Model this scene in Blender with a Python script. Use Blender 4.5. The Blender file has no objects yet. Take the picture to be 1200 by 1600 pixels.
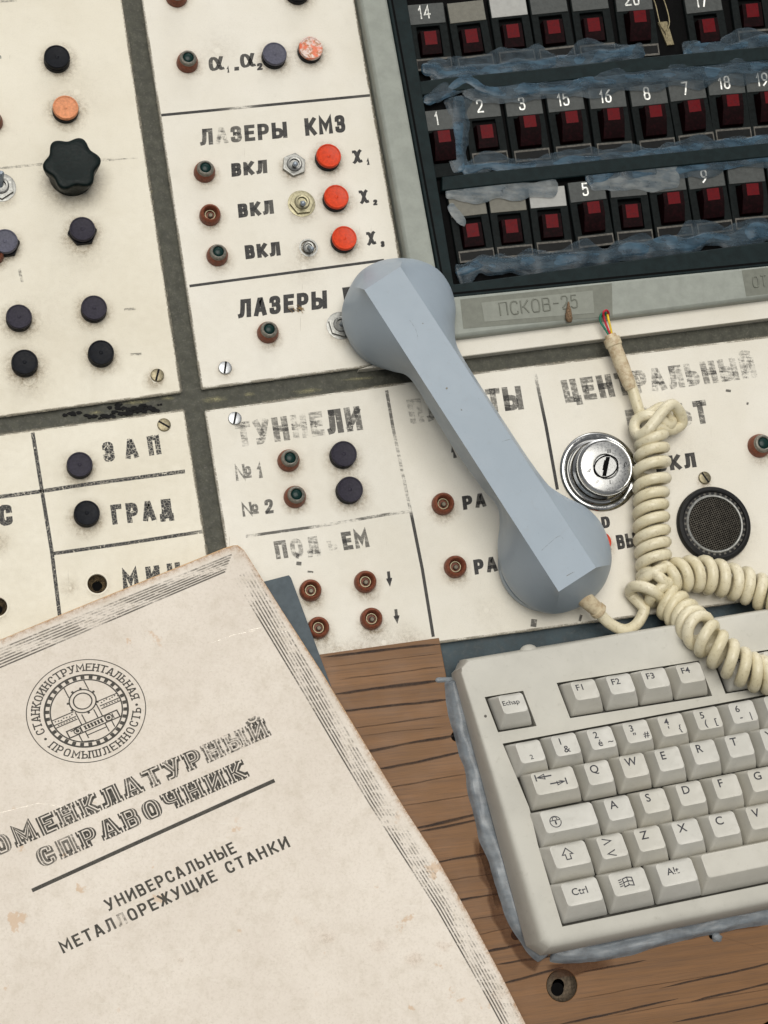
import bpy, bmesh, math, random
from mathutils import Vector, Matrix, noise as mnoise
random.seed(7)
R = math.radians
S = bpy.context.scene
COL = S.collection

# ---------------------------------------------------------------- camera, light, exposure
FPX, PW, PH = 2800.0, 1200.0, 1600.0          # focal length in photo pixels, photo size
YAW, PITCH, DIST = 11.0, 13.0, 935.0          # millimetres
CAMP = Vector((-math.tan(R(YAW)), -math.tan(R(PITCH)), 1.0)).normalized() * DIST
FWD = (-CAMP).normalized()
RIGHT = FWD.cross(Vector((0, 1, 0))).normalized()
UP = RIGHT.cross(FWD).normalized()
cam = bpy.data.objects.new('camera', bpy.data.cameras.new('camera'))
COL.objects.link(cam)
cam.location = CAMP * 0.001
cam.rotation_euler = Matrix((RIGHT, UP, -FWD)).transposed().to_euler()
cam.data.sensor_fit = 'HORIZONTAL'; cam.data.sensor_width = 36.0
cam.data.lens = 36.0 * FPX / PW
cam.data.clip_start = 0.02; cam.data.clip_end = 50
S.camera = cam

SUN_EL, SUN_ROT = 52.0, 8.0                    # sun above the top edge of the console, veiled by cloud
W_ = bpy.data.worlds.new('World'); S.world = W_; W_.use_nodes = True
nt = W_.node_tree; nt.nodes.clear()
wo = nt.nodes.new('ShaderNodeOutputWorld'); bg = nt.nodes.new('ShaderNodeBackground')
sky = nt.nodes.new('ShaderNodeTexSky'); sky.sky_type = 'NISHITA'; sky.sun_disc = False
sky.sun_elevation = R(SUN_EL); sky.sun_rotation = R(SUN_ROT); sky.air_density = 1.0; sky.dust_density = 4.0
hs = nt.nodes.new('ShaderNodeHueSaturation'); hs.inputs['Saturation'].default_value = 0.10
tc = nt.nodes.new('ShaderNodeTexCoord'); mp = nt.nodes.new('ShaderNodeMapping')
mp.inputs['Rotation'].default_value = (R(38), 0, 0)   # the console leans towards its user
nt.links.new(tc.outputs['Generated'], mp.inputs['Vector']); nt.links.new(mp.outputs[0], sky.inputs['Vector'])
nt.links.new(sky.outputs[0], hs.inputs['Color']); nt.links.new(hs.outputs[0], bg.inputs['Color'])
nt.links.new(bg.outputs[0], wo.inputs['Surface']); bg.inputs['Strength'].default_value = 0.062
sun = bpy.data.objects.new('sun', bpy.data.lights.new('sun', 'SUN')); COL.objects.link(sun)
sun.data.energy = 1.5; sun.data.angle = R(42); sun.data.color = (1.0, 0.97, 0.91)
sd = Vector((-0.10, 0.14, 1.0)).normalized()
sun.rotation_euler = sd.to_track_quat('Z', 'Y').to_euler()
S.view_settings.view_transform = 'Standard'; S.view_settings.look = 'None'
S.view_settings.gamma = 1.0; S.view_settings.exposure = 0.71
S.view_settings.use_curve_mapping = False
S.cycles.max_bounces = 6; S.cycles.transparent_max_bounces = 16

# ---------------------------------------------------------------- projection helpers (millimetres)
def W(px, py, z=0.0):
    d = FWD * FPX + RIGHT * (px - PW / 2) - UP * (py - PH / 2)
    t = (z - CAMP.z) / d.z
    return CAMP + d * t
def mmpp(px, py, z=0.0):
    return (W(px + .5, py, z) - W(px - .5, py, z)).length
class Frame:
    """local frame on a level: o origin, x and y axes given as photo vectors"""
    def __init__(s, o, x, y, z=0.0):
        s.o = W(o[0], o[1], z); s.x = W(o[0] + x[0], o[1] + x[1], z) - s.o
        s.y = W(o[0] + y[0], o[1] + y[1], z) - s.o
    def p(s, a, b, dz=0.0):
        v = s.o + s.x * a + s.y * b
        return Vector((v.x, v.y, v.z + dz))

# ---------------------------------------------------------------- mesh builder
class MB:
    def __init__(s): s.v = []; s.f = []; s.w = []; s.k = []
    def vert(s, p, w=0.0, k=0.0):
        s.v.append(Vector(p)); s.w.append(w); s.k.append(k); return len(s.v) - 1
    def face(s, *i): s.f.append(tuple(i))
    def ring(s, pts, w=0.0, k=0.0): return [s.vert(p, w, k) for p in pts]
    def bridge(s, a, b, closed=True):
        n = len(a)
        for i in range(n if closed else n - 1):
            j = (i + 1) % n; s.face(a[i], a[j], b[j], b[i])
    def cap(s, r): s.f.append(tuple(r))
    def lathe(s, c, prof, n=36, mat=None, ws=None):
        prev = None
        for q, (r, z) in enumerate(prof):
            w = ws[q] if ws else 0.0
            if r < 1e-6: cur = [s.vert(Vector(c) + (mat @ Vector((0, 0, z)) if mat else Vector((0, 0, z))), w)]
            else:
                cur = []
                for i in range(n):
                    a = 2 * math.pi * i / n; p = Vector((r * math.cos(a), r * math.sin(a), z))
                    if mat: p = mat @ p
                    cur.append(s.vert(Vector(c) + p, w))
            if prev is not None:
                if len(prev) == 1 and len(cur) > 1:
                    for i in range(n): s.face(prev[0], cur[i], cur[(i + 1) % n])
                elif len(cur) == 1 and len(prev) > 1:
                    for i in range(n): s.face(prev[i], prev[(i + 1) % n], cur[0])
                else: s.bridge(prev, cur)
            prev = cur
    def prism(s, poly, z0, z1):
        a = s.ring([Vector((p[0], p[1], z0)) for p in poly]); b = s.ring([Vector((p[0], p[1], z1)) for p in poly])
        s.bridge(a, b); s.cap(b); s.cap(a[::-1])
    def tube(s, pts, rad, n=8, caps=True):
        m = len(pts); prev = None; nrm = None
        for i in range(m):
            t = (pts[min(i + 1, m - 1)] - pts[max(i - 1, 0)])
            t = t.normalized() if t.length > 1e-9 else Vector((0, 0, 1))
            if nrm is None:
                nrm = t.orthogonal().normalized()
            nrm = (nrm - t * nrm.dot(t)).normalized()
            bn = t.cross(nrm)
            r = rad(i / (m - 1)) if callable(rad) else rad
            cur = s.ring([pts[i] + (nrm * math.cos(2 * math.pi * k / n) + bn * math.sin(2 * math.pi * k / n)) * r for k in range(n)])
            if prev: s.bridge(prev, cur)
            elif caps: s.cap(cur[::-1])
            prev = cur
        if caps: s.cap(prev)
    def build(s, name, mat, parent=None, smooth=True, ang=38, bevel=0.0, seg=2):
        me = bpy.data.meshes.new(name)
        org = Vector(parent['_org']) if parent is not None else Vector((0, 0, 0))
        if parent is None and s.v:
            org = sum(s.v, Vector()) / len(s.v)
        me.from_pydata([tuple((p - org) * 0.001) for p in s.v], [], s.f)
        if any(s.w) or any(s.k):
            a = me.attributes.new('wear', 'FLOAT', 'POINT'); a.data.foreach_set('value', s.w)
            a = me.attributes.new('crack', 'FLOAT', 'POINT'); a.data.foreach_set('value', s.k)
        bm = bmesh.new(); bm.from_mesh(me); bmesh.ops.recalc_face_normals(bm, faces=bm.faces); bm.to_mesh(me); bm.free()
        if smooth:
            me.shade_smooth()
            me.set_sharp_from_angle(angle=R(ang))
        me.materials.append(mat)
        o = bpy.data.objects.new(name, me); COL.objects.link(o)
        if parent is None: o.location = org * 0.001
        else: o.parent = parent
        o['_org'] = tuple(org)
        if bevel:
            b = o.modifiers.new('bevel', 'BEVEL'); b.width = bevel * 0.001; b.segments = seg; b.limit_method = 'ANGLE'; b.angle_limit = R(40)
        return o
def thing(name, loc, label, cat, group=None):
    o = bpy.data.objects.new(name, None); COL.objects.link(o); o.empty_display_size = 0.01
    o.location = Vector(loc) * 0.001; o['_org'] = tuple(loc)
    o['label'] = label; o['category'] = cat
    if group: o['group'] = group
    return o
def tag(o, label, cat, group=None):
    o['label'] = label; o['category'] = cat
    if group: o['group'] = group
    return o
def lab(o, label): o['label'] = label; return o

def plate(name, poly, z1, z0, mat, parent, holes=(), bevel=0.35, pre=None):
    """a slab with round or polygonal holes through it; poly and holes are lists of xy"""
    bm = bmesh.new()
    loops = [poly] + list(holes); es = []
    for lp in loops:
        vs = [bm.verts.new((p[0], p[1], z1)) for p in lp]
        for i in range(len(vs)): es.append(bm.edges.new((vs[i], vs[(i + 1) % len(vs)])))
    bmesh.ops.triangle_fill(bm, use_beauty=True, use_dissolve=False, edges=es, normal=(0, 0, 1))
    mb = MB()
    bm.verts.index_update()
    for v in bm.verts: mb.vert(v.co)
    for f in bm.faces: mb.face(*[v.index for v in f.verts])
    bm.free()
    k = 0
    for lp in loops:
        n = len(lp); low = [mb.vert((p[0], p[1], z0)) for p in lp]
        for i in range(n):
            j = (i + 1) % n; mb.face(k + i, k + j, low[j], low[i])
        k += n
    return mb.build(name, mat, parent, smooth=True, ang=30, bevel=bevel)
def circ(px, py, rpx, z=0.0, n=28):
    c = W(px, py, z); r = rpx * mmpp(px, py, z)
    return [(c.x + r * math.cos(2 * math.pi * i / n), c.y + r * math.sin(2 * math.pi * i / n)) for i in range(n)]
def poly_px(pts, z=0.0): return [(W(a, b, z).x, W(a, b, z).y) for a, b in pts]
def spline(pts, per=8, closed=False):
    pts = [Vector(p) for p in pts]; n = len(pts); out = []
    rng = range(n) if closed else range(n - 1)
    for i in rng:
        g = (lambda k: pts[k % n]) if closed else (lambda k: pts[max(0, min(n - 1, k))])
        p0, p1, p2, p3 = g(i - 1), g(i), g(i + 1), g(i + 2)
        for j in range(per):
            t = j / per
            out.append(0.5 * ((2 * p1) + (p2 - p0) * t + (2 * p0 - 5 * p1 + 4 * p2 - p3) * t * t + (3 * p1 - p0 - 3 * p2 + p3) * t ** 3))
    if not closed: out.append(pts[-1])
    return out

# ---------------------------------------------------------------- materials
class NT:
    def __init__(s, name):
        s.m = bpy.data.materials.new(name); s.m.use_nodes = True; s.t = s.m.node_tree; s.t.nodes.clear()
        s.out = s.n('ShaderNodeOutputMaterial'); s.b = s.n('ShaderNodeBsdfPrincipled')
        s.l(s.b.outputs[0], s.out.inputs['Surface'])
        g = s.n('ShaderNodeNewGeometry'); v = s.n('ShaderNodeVectorMath'); v.operation = 'SCALE'; v.inputs['Scale'].default_value = 1000
        s.l(g.outputs['Position'], v.inputs[0]); s.pos = v.outputs[0]
    def n(s, t): return s.t.nodes.new(t)
    def l(s, a, b): s.t.links.new(a, b)
    def noise(s, scale, detail=4, rough=.6, vec=None, dist=0.0):
        x = s.n('ShaderNodeTexNoise'); x.inputs['Scale'].default_value = scale; x.inputs['Detail'].default_value = detail
        x.inputs['Roughness'].default_value = rough; x.inputs['Distortion'].default_value = dist
        s.l(vec or s.pos, x.inputs['Vector']); return x.outputs['Fac']
    def vor(s, scale, feature='F1'):
        x = s.n('ShaderNodeTexVoronoi'); x.feature = feature; x.inputs['Scale'].default_value = scale
        s.l(s.pos, x.inputs['Vector']); return x.outputs['Distance']
    def mapr(s, v, a, b, c=0.0, d=1.0, smooth=True):
        x = s.n('ShaderNodeMapRange'); x.interpolation_type = 'SMOOTHSTEP' if smooth else 'LINEAR'
        for k, q in ((1, a), (2, b), (3, c), (4, d)):
            if hasattr(q, 'is_linked') or hasattr(q, 'links'): s.l(q, x.inputs[k])
            else: x.inputs[k].default_value = q
        s.l(v, x.inputs[0]); return x.outputs[0]
    def math(s, op, a, b=0.0):
        x = s.n('ShaderNodeMath'); x.operation = op
        for k, q in ((0, a), (1, b)):
            if isinstance(q, (int, float)): x.inputs[k].default_value = q
            else: s.l(q, x.inputs[k])
        return x.outputs[0]
    def mix(s, f, a, b):
        x = s.n('ShaderNodeMix'); x.data_type = 'RGBA'
        for k, q in ((0, f), (6, a), (7, b)):
            if isinstance(q, (int, float)): x.inputs[k].default_value = q
            elif isinstance(q, tuple): x.inputs[k].default_value = (*q, 1) if len(q) == 3 else q
            else: s.l(q, x.inputs[k])
        return x.outputs[2]
    def attr(s, name):
        x = s.n('ShaderNodeAttribute'); x.attribute_name = name; return x.outputs['Fac']
    def scaled(s, sx, sy, sz, rz=0.0):
        x = s.n('ShaderNodeMapping'); x.vector_type = 'TEXTURE' if False else 'POINT'
        x.inputs['Scale'].default_value = (sx, sy, sz); x.inputs['Rotation'].default_value = (0, 0, rz)
        s.l(s.pos, x.inputs['Vector']); return x.outputs[0]
    def bump(s, h, strength=.3, dist=0.2):
        x = s.n('ShaderNodeBump'); x.inputs['Strength'].default_value = strength; x.inputs['Distance'].default_value = dist * 0.001
        s.l(h, x.inputs['Height']); s.l(x.outputs[0], s.b.inputs['Normal'])
    def set(s, color=None, rough=.5, metal=0.0, spec=.5, coat=0.0):
        if color is not None:
            if isinstance(color, tuple): s.b.inputs['Base Color'].default_value = (*color, 1)
            else: s.l(color, s.b.inputs['Base Color'])
        if isinstance(rough, (int, float)): s.b.inputs['Roughness'].default_value = rough
        else: s.l(rough, s.b.inputs['Roughness'])
        s.b.inputs['Metallic'].default_value = metal; s.b.inputs['Specular IOR Level'].default_value = spec
        s.b.inputs['Coat Weight'].default_value = coat
        return s.m
    def alpha(s, a):
        if isinstance(a, (int, float)): s.b.inputs['Alpha'].default_value = a
        else: s.l(a, s.b.inputs['Alpha'])

def mat_plain(name, c, rough=.5, metal=0.0, var=.25, dust=0.0, scale=.35, spec=.22, bump=.12, dustc=(.42, .38, .32)):
    k = NT(name)
    f = k.mapr(k.noise(scale, 6, .65), .3, .7)
    lo = tuple(max(0, x * (1 - var)) for x in c); hi = tuple(min(1, x * (1 + var)) for x in c)
    col = k.mix(f, lo, hi)
    if dust:
        d = k.mapr(k.noise(scale * 3.3, 8, .75), .48, .78, 0, dust)
        col = k.mix(d, col, dustc)
    sp = k.mapr(k.noise(2.6, 2, .5), .72, .78, 0, .35)
    col = k.mix(sp, col, tuple(x * .5 for x in c))
    k.bump(k.noise(3.0, 5, .6), bump, .15)
    r = k.mapr(k.noise(scale * 2, 4), .3, .7, max(.02, rough - .08), min(1, rough + .1))
    return k.set(col, r, metal, spec)

def mat_panel(name, c1, c2):
    k = NT(name)
    col = k.mix(k.mapr(k.noise(.018, 5, .55), .32, .68), c1, c2)
    col = k.mix(k.mapr(k.noise(.11, 7, .65), .50, .78, 0, .22), col, tuple(x * .80 for x in c2))      # cloudy handling marks
    col = k.mix(k.mapr(k.noise(1.3, 6, .7), .46, .8, 0, .25), col, tuple(x * .62 for x in c2))        # fine grain of dirt
    sp = k.mapr(k.noise(1.9, 2, .5), .735, .765, 0, .75)
    gate = k.mapr(k.noise(.05, 3), .45, .62)
    col = k.mix(k.math('MULTIPLY', sp, gate), col, (.13, .10, .07))                                   # specks
    sc = k.mapr(k.noise(.9, 3, .5, k.scaled(1, .05, 1, .35)), .72, .75, 0, .5)
    col = k.mix(k.math('MULTIPLY', sc, k.mapr(k.noise(.03, 2), .5, .6)), col, (.32, .28, .22))        # scratches
    k.bump(k.noise(1.1, 5, .6), .14, .12)
    return k.set(col, k.mapr(k.noise(.3, 4), .3, .7, .42, .6), 0, .4)

def mat_ink(name, c=(.022, .021, .02), streak=True):
    k = NT(name)
    w = k.attr('wear')
    n1 = k.noise(.55, 6, .7); n2 = k.noise(2.2, 4, .65)
    n3 = k.noise(.5, 3, .6, k.scaled(.25, 1.6, 1, .12))
    m = k.math('ADD', k.math('MULTIPLY', n1, .42), k.math('ADD', k.math('MULTIPLY', n2, .18), k.math('MULTIPLY', n3, .40)))
    th = k.mapr(w, 0, 1, .14, .62, False)
    a = k.mapr(m, k.math('SUBTRACT', th, k.math('MULTIPLY', w, .13)), k.math('ADD', th, .09))
    cr = k.mapr(k.vor(.62, 'DISTANCE_TO_EDGE'), k.math('MULTIPLY', k.attr('crack'), .022), k.math('ADD', k.math('MULTIPLY', k.attr('crack'), .050), .003))
    a = k.math('MULTIPLY', a, cr)
    a = k.math('MULTIPLY', a, k.mapr(w, .22, .75, .96, .48, False))
    k.alpha(a)
    return k.set(k.mix(k.mapr(n1, .35, .65), c, tuple(x * 2.2 for x in c)), .55, 0, .3)

def mat_grime(name, c=(.27, .19, .095), even=False):
    k = NT(name)
    w = k.attr('wear')
    n = k.noise(.45, 7, .75)
    n2 = k.noise(2.3, 4, .7)
    a = k.math('MULTIPLY', w, k.mapr(n, .36, .72, .75 if even else .25, 1.05 if even else 1.25))
    a = k.math('MULTIPLY', a, k.mapr(n2, .35, .65, .85 if even else .55, 1.05 if even else 1.2))
    k.alpha(a)
    return k.set(c, .8, 0, .2)

M = {}
M['panel'] = mat_panel('cream_panel_paint', (.735, .69, .575), (.675, .625, .505))
M['panel_cool'] = mat_panel('pale_panel_paint', (.735, .70, .615), (.685, .645, .55))
M['ink'] = mat_ink('worn_black_ink')
M['chip'] = mat_ink('chipped_paint_edge', (.13, .115, .085))
M['book_ink'] = mat_ink('worn_book_ink', (.030, .027, .021))
M['white_ink'] = mat_ink('white_engraving', (.62, .62, .58))
M['key_ink'] = mat_ink('key_legend_ink', (.03, .03, .035))
M['grime'] = mat_grime('grime_halo')
M['backing'] = mat_plain('olive_metal_backing', (.060, .060, .046), .55, .1, .25, .22, .25)
M['black'] = mat_plain('black_bakelite', (.006, .007, .010), .48, 0, .3, .08, .6, dustc=(.12, .10, .10), spec=.12)
M['violet'] = mat_plain('faded_violet_plastic', (.032, .029, .041), .5, 0, .25, .25, .9, dustc=(.11, .10, .11), spec=.12)
M['violet2'] = mat_plain('pale_violet_plastic', (.085, .085, .115), .5, 0, .25, .25, .9, dustc=(.16, .15, .17))
M['green_black'] = mat_plain('dark_green_black_knob', (.004, .009, .0085), .42, 0, .3, .05, .5, dustc=(.08, .08, .06), spec=.12)
M['orange'] = mat_plain('red_orange_plastic', (.60, .048, .010), .4, 0, .16, .10, .7, dustc=(.8, .2, .1))
M['peach'] = mat_plain('faded_peach_plastic', (.66, .27, .13), .5, 0, .2, .4, .6, dustc=(.38, .14, .07))
k = NT('bleached_orange_plastic')
cc = k.mix(k.mapr(k.noise(.22, 3), .42, .56), (.72, .17, .08), (.72, .58, .52))
cc = k.mix(k.mapr(k.noise(.5, 6, .7), .5, .6, 0, .85), cc, (.40, .15, .04)); k.bump(k.noise(1.2, 5), .3, .2)
M['bleached'] = k.set(cc, .5)
M['bakelite'] = mat_plain('brown_bakelite', (.185, .058, .031), .42, 0, .28, .22, .7, dustc=(.32, .20, .13))
M['steel'] = mat_plain('dull_nickel', (.26, .26, .245), .40, .85, .25, .30, .8, dustc=(.22, .19, .15))
M['bezel'] = mat_plain('tarnished_bezel', (.24, .225, .19), .48, .7, .25, .35, .8, dustc=(.16, .13, .10))
M['zinc'] = mat_plain('zinc_screw', (.36, .37, .38), .36, .9, .2, .12, .8)
M['brass'] = mat_plain('yellow_passivated_nut', (.31, .285, .19), .45, .8, .25, .25, .8)
M['old_brass'] = mat_plain('dirty_brass_screw', (.20, .175, .115), .4, .85, .3, .35, 1.0, dustc=(.10, .08, .05))
M['dark'] = mat_plain('dark_void', (.004, .004, .004), .8, 0, .2, spec=.05)
M['contact'] = mat_plain('lamp_contact', (.16, .14, .105), .5, .5, .3)
k = NT('green_lens'); k.b.inputs['Transmission Weight'].default_value = .0
M['lens'] = k.set((.003, .022, .019), .32, 0, .25, .0)
k = NT('chrome')
M['chrome'] = k.set(k.mix(k.mapr(k.noise(.35, 6, .7), .56, .78, 0, .4), (.42, .42, .41), (.26, .25, .22)), k.mapr(k.noise(.25, 5), .35, .75, .06, .22), 1.0)
k = NT('brushed_chrome_face')
M['chrome2'] = k.set(k.mix(k.mapr(k.noise(.7, 6, .7), .5, .75, 0, .5), (.44, .44, .43), (.28, .27, .25)), k.mapr(k.noise(.9, 5), .3, .7, .24, .42), 1.0)
M['rubber'] = mat_plain('black_rubber_rim', (.010, .010, .010), .5, 0, .3, .10, .7, dustc=(.12, .10, .08))
M['frame_grey'] = mat_plain('grey_green_hammered_paint', (.275, .292, .258), .45, 0, .09, .20, .12, dustc=(.17, .17, .13))
M['tape'] = mat_plain('olive_label_tape', (.165, .172, .142), .4, 0, .10, .25, .3, dustc=(.23, .23, .19))
M['tape2'] = mat_plain('pale_label_tape', (.225, .235, .200), .4, 0, .08, .2, .3, dustc=(.25, .25, .21))
M['dark_green'] = mat_plain('dark_green_enamel', (.0075, .0145, .0155), .5, 0, .25, .30, .25, dustc=(.020, .028, .028), spec=.10)
M['module'] = mat_plain('dusty_black_module', (.0065, .009, .009), .5, 0, .3, .60, .45, dustc=(.024, .023, .021), spec=.06)
M['module_plate'] = mat_plain('grey_label_plate', (.062, .067, .064), .4, 0, .15, .35, .4, dustc=(.16, .15, .13))
M['module_cream'] = mat_plain('yellowed_label_plate', (.15, .145, .12), .45, 0, .1, .35, .35, dustc=(.3, .27, .2))
M['module_white'] = mat_plain('white_label_plate', (.36, .36, .34), .45, 0, .08, .2, .35)
M['window_black'] = mat_plain('black_blank_plate', (.006, .0065, .0065), .45, 0, .3, .3, .5, dustc=(.028, .025, .022), spec=.12)
M['edge_dust'] = mat_plain('dusty_worn_edge', (.10, .094, .082), .7, 0, .4, .4, .6)
k = NT('dark_red_lens')
M['red_body'] = k.set(k.mix(k.mapr(k.noise(.5, 5, .7), .42, .7), (.005, .0007, .001), (.014, .002, .003)), .55, 0, .06, .0)
k = NT('red_window')
M['red'] = k.set(k.mix(k.mapr(k.noise(.6, 6, .7), .42, .72), (.105, .0022, .0045), (.070, .004, .007)), k.mapr(k.noise(.4, 4), .3, .7, .30, .5), 0, .10, .0)
def mat_sil(name, c1, c2, al, streak):
    k = NT(name)
    f = k.noise(.22, 5, .6, k.scaled(.35, 1.4, 1, .1))
    k.alpha(k.mapr(k.noise(.16, 4), .3, .65, al - .22, al))
    k.b.inputs['Subsurface Weight'].default_value = .25; k.b.inputs['Subsurface Radius'].default_value = (.002, .0025, .003)
    k.bump(k.noise(.6, 4, .6, k.scaled(.4, 1.3, 1, .1)), .18 if streak > .1 else .0, .5)
    col = k.mix(k.mapr(f, .36, .66), c1, c2)
    col = k.mix(k.mapr(k.noise(1.4, 6, .75, k.scaled(.3, 1.5, 1, .1)), .58, .7, 0, streak), col, (.34, .34, .32))
    return k.set(col, .28, 0, .34)
M['sil_rack'] = mat_sil('blue_grey_silicone', (.024, .054, .082), (.062, .120, .170), .82, .14)
M['sil_film'] = mat_sil('thin_silicone_film', (.10, .13, .15), (.22, .24, .24), .75, .6)
M['sil_smear'] = mat_sil('smeared_blue_film', (.028, .048, .064), (.062, .09, .11), .58, .4)
M['sil_key'] = mat_sil('pale_blue_silicone', (.215, .240, .262), (.275, .298, .315), .97, .08)
k = NT('blue_grey_handset_plastic')
c = k.mix(k.mapr(k.noise(.02, 4), .35, .65), (.300, .355, .405), (.322, .378, .430))
c = k.mix(k.mapr(k.noise(.10, 7, .7, None, 2.5), .54, .74, 0, .20), c, (.25, .265, .27))
c = k.mix(k.mapr(k.noise(.30, 6, .7, k.scaled(1, .25, 1, .6), 1.0), .60, .78, 0, .12), c, (.42, .44, .46))
c = k.mix(k.mapr(k.noise(1.4, 2, .5), .755, .775, 0, .7), c, (.10, .09, .08))
k.bump(k.noise(4.0, 3, .5), .05, .1)
M['handset'] = k.set(c, k.mapr(k.noise(.1, 4),   .35, .65, .34, .44), 0, .35)
k = NT('cream_cord_vinyl')
c = k.mix(k.mapr(k.noise(.05, 5), .35, .65), (.64, .57, .38), (.71, .65, .48))
c = k.mix(k.mapr(k.noise(.5, 7, .72), .5, .72, 0, .60), c, (.33, .26, .14))
k.bump(k.noise(1.2, 4), .12, .2)
M['cord'] = k.set(c, .34, 0, .5)
k = NT('dirty_boot')
c = k.mix(k.mapr(k.noise(.3, 7, .7), .38, .68), (.62, .53, .36), (.40, .29, .17)); k.bump(k.noise(1, 4), .2, .2)
M['boot'] = k.set(c, .5, 0, .4)
k = NT('keyboard_case')
c = k.mix(k.mapr(k.noise(.03, 5), .35, .65), (.49, .475, .420), (.545, .528, .468))
c = k.mix(k.mapr(k.noise(.25, 7, .7), .55, .75, 0, .35), c, (.30, .29, .23))
c = k.mix(k.mapr(k.noise(2.2, 2, .5), .755, .775, 0, .7), c, (.14, .12, .09))
k.bump(k.noise(5.0, 3, .5), .12, .1)
M['kb'] = k.set(c, .55, 0, .35)
k = NT('keycap_plastic')
c = k.mix(k.mapr(k.noise(.06, 5), .35, .65), (.535, .522, .472), (.585, .57, .518))
oi = k.n('ShaderNodeObjectInfo')
c = k.mix(k.mapr(oi.outputs['Random'], .3, 1, 0, .28), c, (.50, .46, .365))
c = k.mix(k.mapr(k.noise(.4, 7, .72), .54, .76, 0, .32), c, (.33, .31, .25))
k.bump(k.noise(6.0, 3, .5), .14, .1)
M['key'] = k.set(c, k.mapr(k.noise(.25, 4), .35, .65, .34, .58), 0, .38)
M['well'] = mat_plain('dark_key_well', (.085, .081, .070), .7, 0, .3, .5, .4, dustc=(.10, .095, .08))
M['slate'] = mat_plain('slate_blue_metal', (.040, .060, .070), .45, 0, .30, .45, .12, dustc=(.12, .13, .125))
M['folder'] = mat_plain('blue_grey_cardboard', (.092, .112, .125), .8, 0, .12, .2, .3, dustc=(.17, .2, .21))
k = NT('old_book_cover')
c = k.mix(k.mapr(k.noise(.018, 6, .6), .30, .70), (.69, .622, .540), (.755, .69, .605))
c = k.mix(k.mapr(k.noise(.12, 8, .72), .45, .75, 0, .45), c, (.53, .465, .37))
c = k.mix(k.mapr(k.noise(.9, 6, .75), .44, .76, 0, .45), c, (.46, .40, .31))
c = k.mix(k.mapr(k.noise(.30, 7, .7, None, .6), .52, .74, 0, .40), c, (.77, .72, .63))
fx = k.math('MULTIPLY', k.mapr(k.noise(.075, 5, .6), .635, .68, 0, .55), k.mapr(k.noise(.016, 2), .46, .54))
c = k.mix(fx, c, (.56, .36, .20))
fib = k.mapr(k.noise(.8, 2, .4, k.scaled(.12, 1.2, 1, -.5)), .66, .72, 0, .28)
c = k.mix(fib, c, (.78, .74, .66))
k.bump(k.math('ADD', k.noise(.06, 5, .6), k.math('MULTIPLY', k.noise(1.1, 5, .7), .3)), .35, .5)
M['cover'] = k.set(c, .7, 0, .25)
M['cover_edge'] = mat_plain('browned_cover_edge', (.50, .32, .17), .8, 0, .25, .4, .35, dustc=(.62, .50, .36))
k = NT('page_block'); lv = k.noise(3.0, 2, .5, k.scaled(.02, .02, 3))
M['pages'] = k.set(k.mix(lv, (.42, .33, .22), (.62, .53, .40)), .85, 0, .2)
# wood laminate: fine streaks along the grain
GR = math.atan2((W(1100, 1440, 3) - W(850, 1472, 3)).y, (W(1100, 1440, 3) - W(850, 1472, 3)).x)
k = NT('walnut_laminate')
def along(a, b): return k.scaled(a, b, 1, -GR)
rot = k.n('ShaderNodeMapping'); rot.inputs['Rotation'].default_value = (0, 0, -GR); k.l(k.pos, rot.inputs['Vector'])
def str_(sx, sy):
    x = k.n('ShaderNodeMapping'); x.inputs['Scale'].default_value = (sx, sy, 1); k.l(rot.outputs[0], x.inputs['Vector']); return x.outputs[0]
g1 = k.noise(1, 5, .6, str_(.006, .09)); g2 = k.noise(1, 7, .7, str_(.012, .50)); g3 = k.noise(1, 5, .7, str_(.045, 2.4))
c = k.mix(k.mapr(g1, .3, .7), (.182, .089, .034), (.240, .120, .049))
c = k.mix(k.mapr(g2, .40, .72, 0, .65), c, (.135, .074, .038))
c = k.mix(k.mapr(g3,   .44, .70, 0, .42), c, (.070, .042, .026))
c = k.mix(k.mapr(k.noise(.03, 6, .65), .5, .72, 0, .30), c, (.20, .115, .057))
c = k.mix(k.mapr(k.noise(.9, 3), .76, .79, 0, .6), c, (.04, .03, .02))
k.bump(g3, .15, .1)
M['wood'] = k.set(c, k.mapr(k.noise(.06, 4), .3, .7, .36, .52), 0, .25)
M['streak'] = mat_grime('dark_wood_streak', (.038, .030, .028), True)
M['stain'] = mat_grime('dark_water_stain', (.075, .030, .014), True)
M['wood_edge'] = mat_plain('chipboard_edge', (.10, .065, .035), .8)
M['hole_wood'] = mat_plain('drilled_wood', (.10, .075, .05), .85, 0, .4, .4, .8)
M['wire_red'] = mat_plain('red_wire', (.45, .02, .04), .4); M['wire_yellow'] = mat_plain('yellow_wire', (.72, .48, .03), .4)
M['wire_green'] = mat_plain('green_wire', (.02, .16, .10), .4)
M['seam'] = mat_plain('dirty_seam', (.05, .06, .07), .7)
M['cocoon'] = mat_plain('brown_cocoon', (.16, .10, .055), .9, 0, .6, .5, 1.4, bump=.8)
M['straw'] = mat_plain('dry_straw', (.28, .19, .09), .8, 0, .4)
M['soot'] = mat_plain('black_crumbs', (.012, .012, .012), .9, 0, .3, bump=.8)
M['moss'] = mat_grime('pale_chipped_paint', (.40, .37, .22))
M['copper'] = mat_plain('bare_terminal', (.20, .17, .10), .45, .6, .3, .3, .8)

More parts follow.
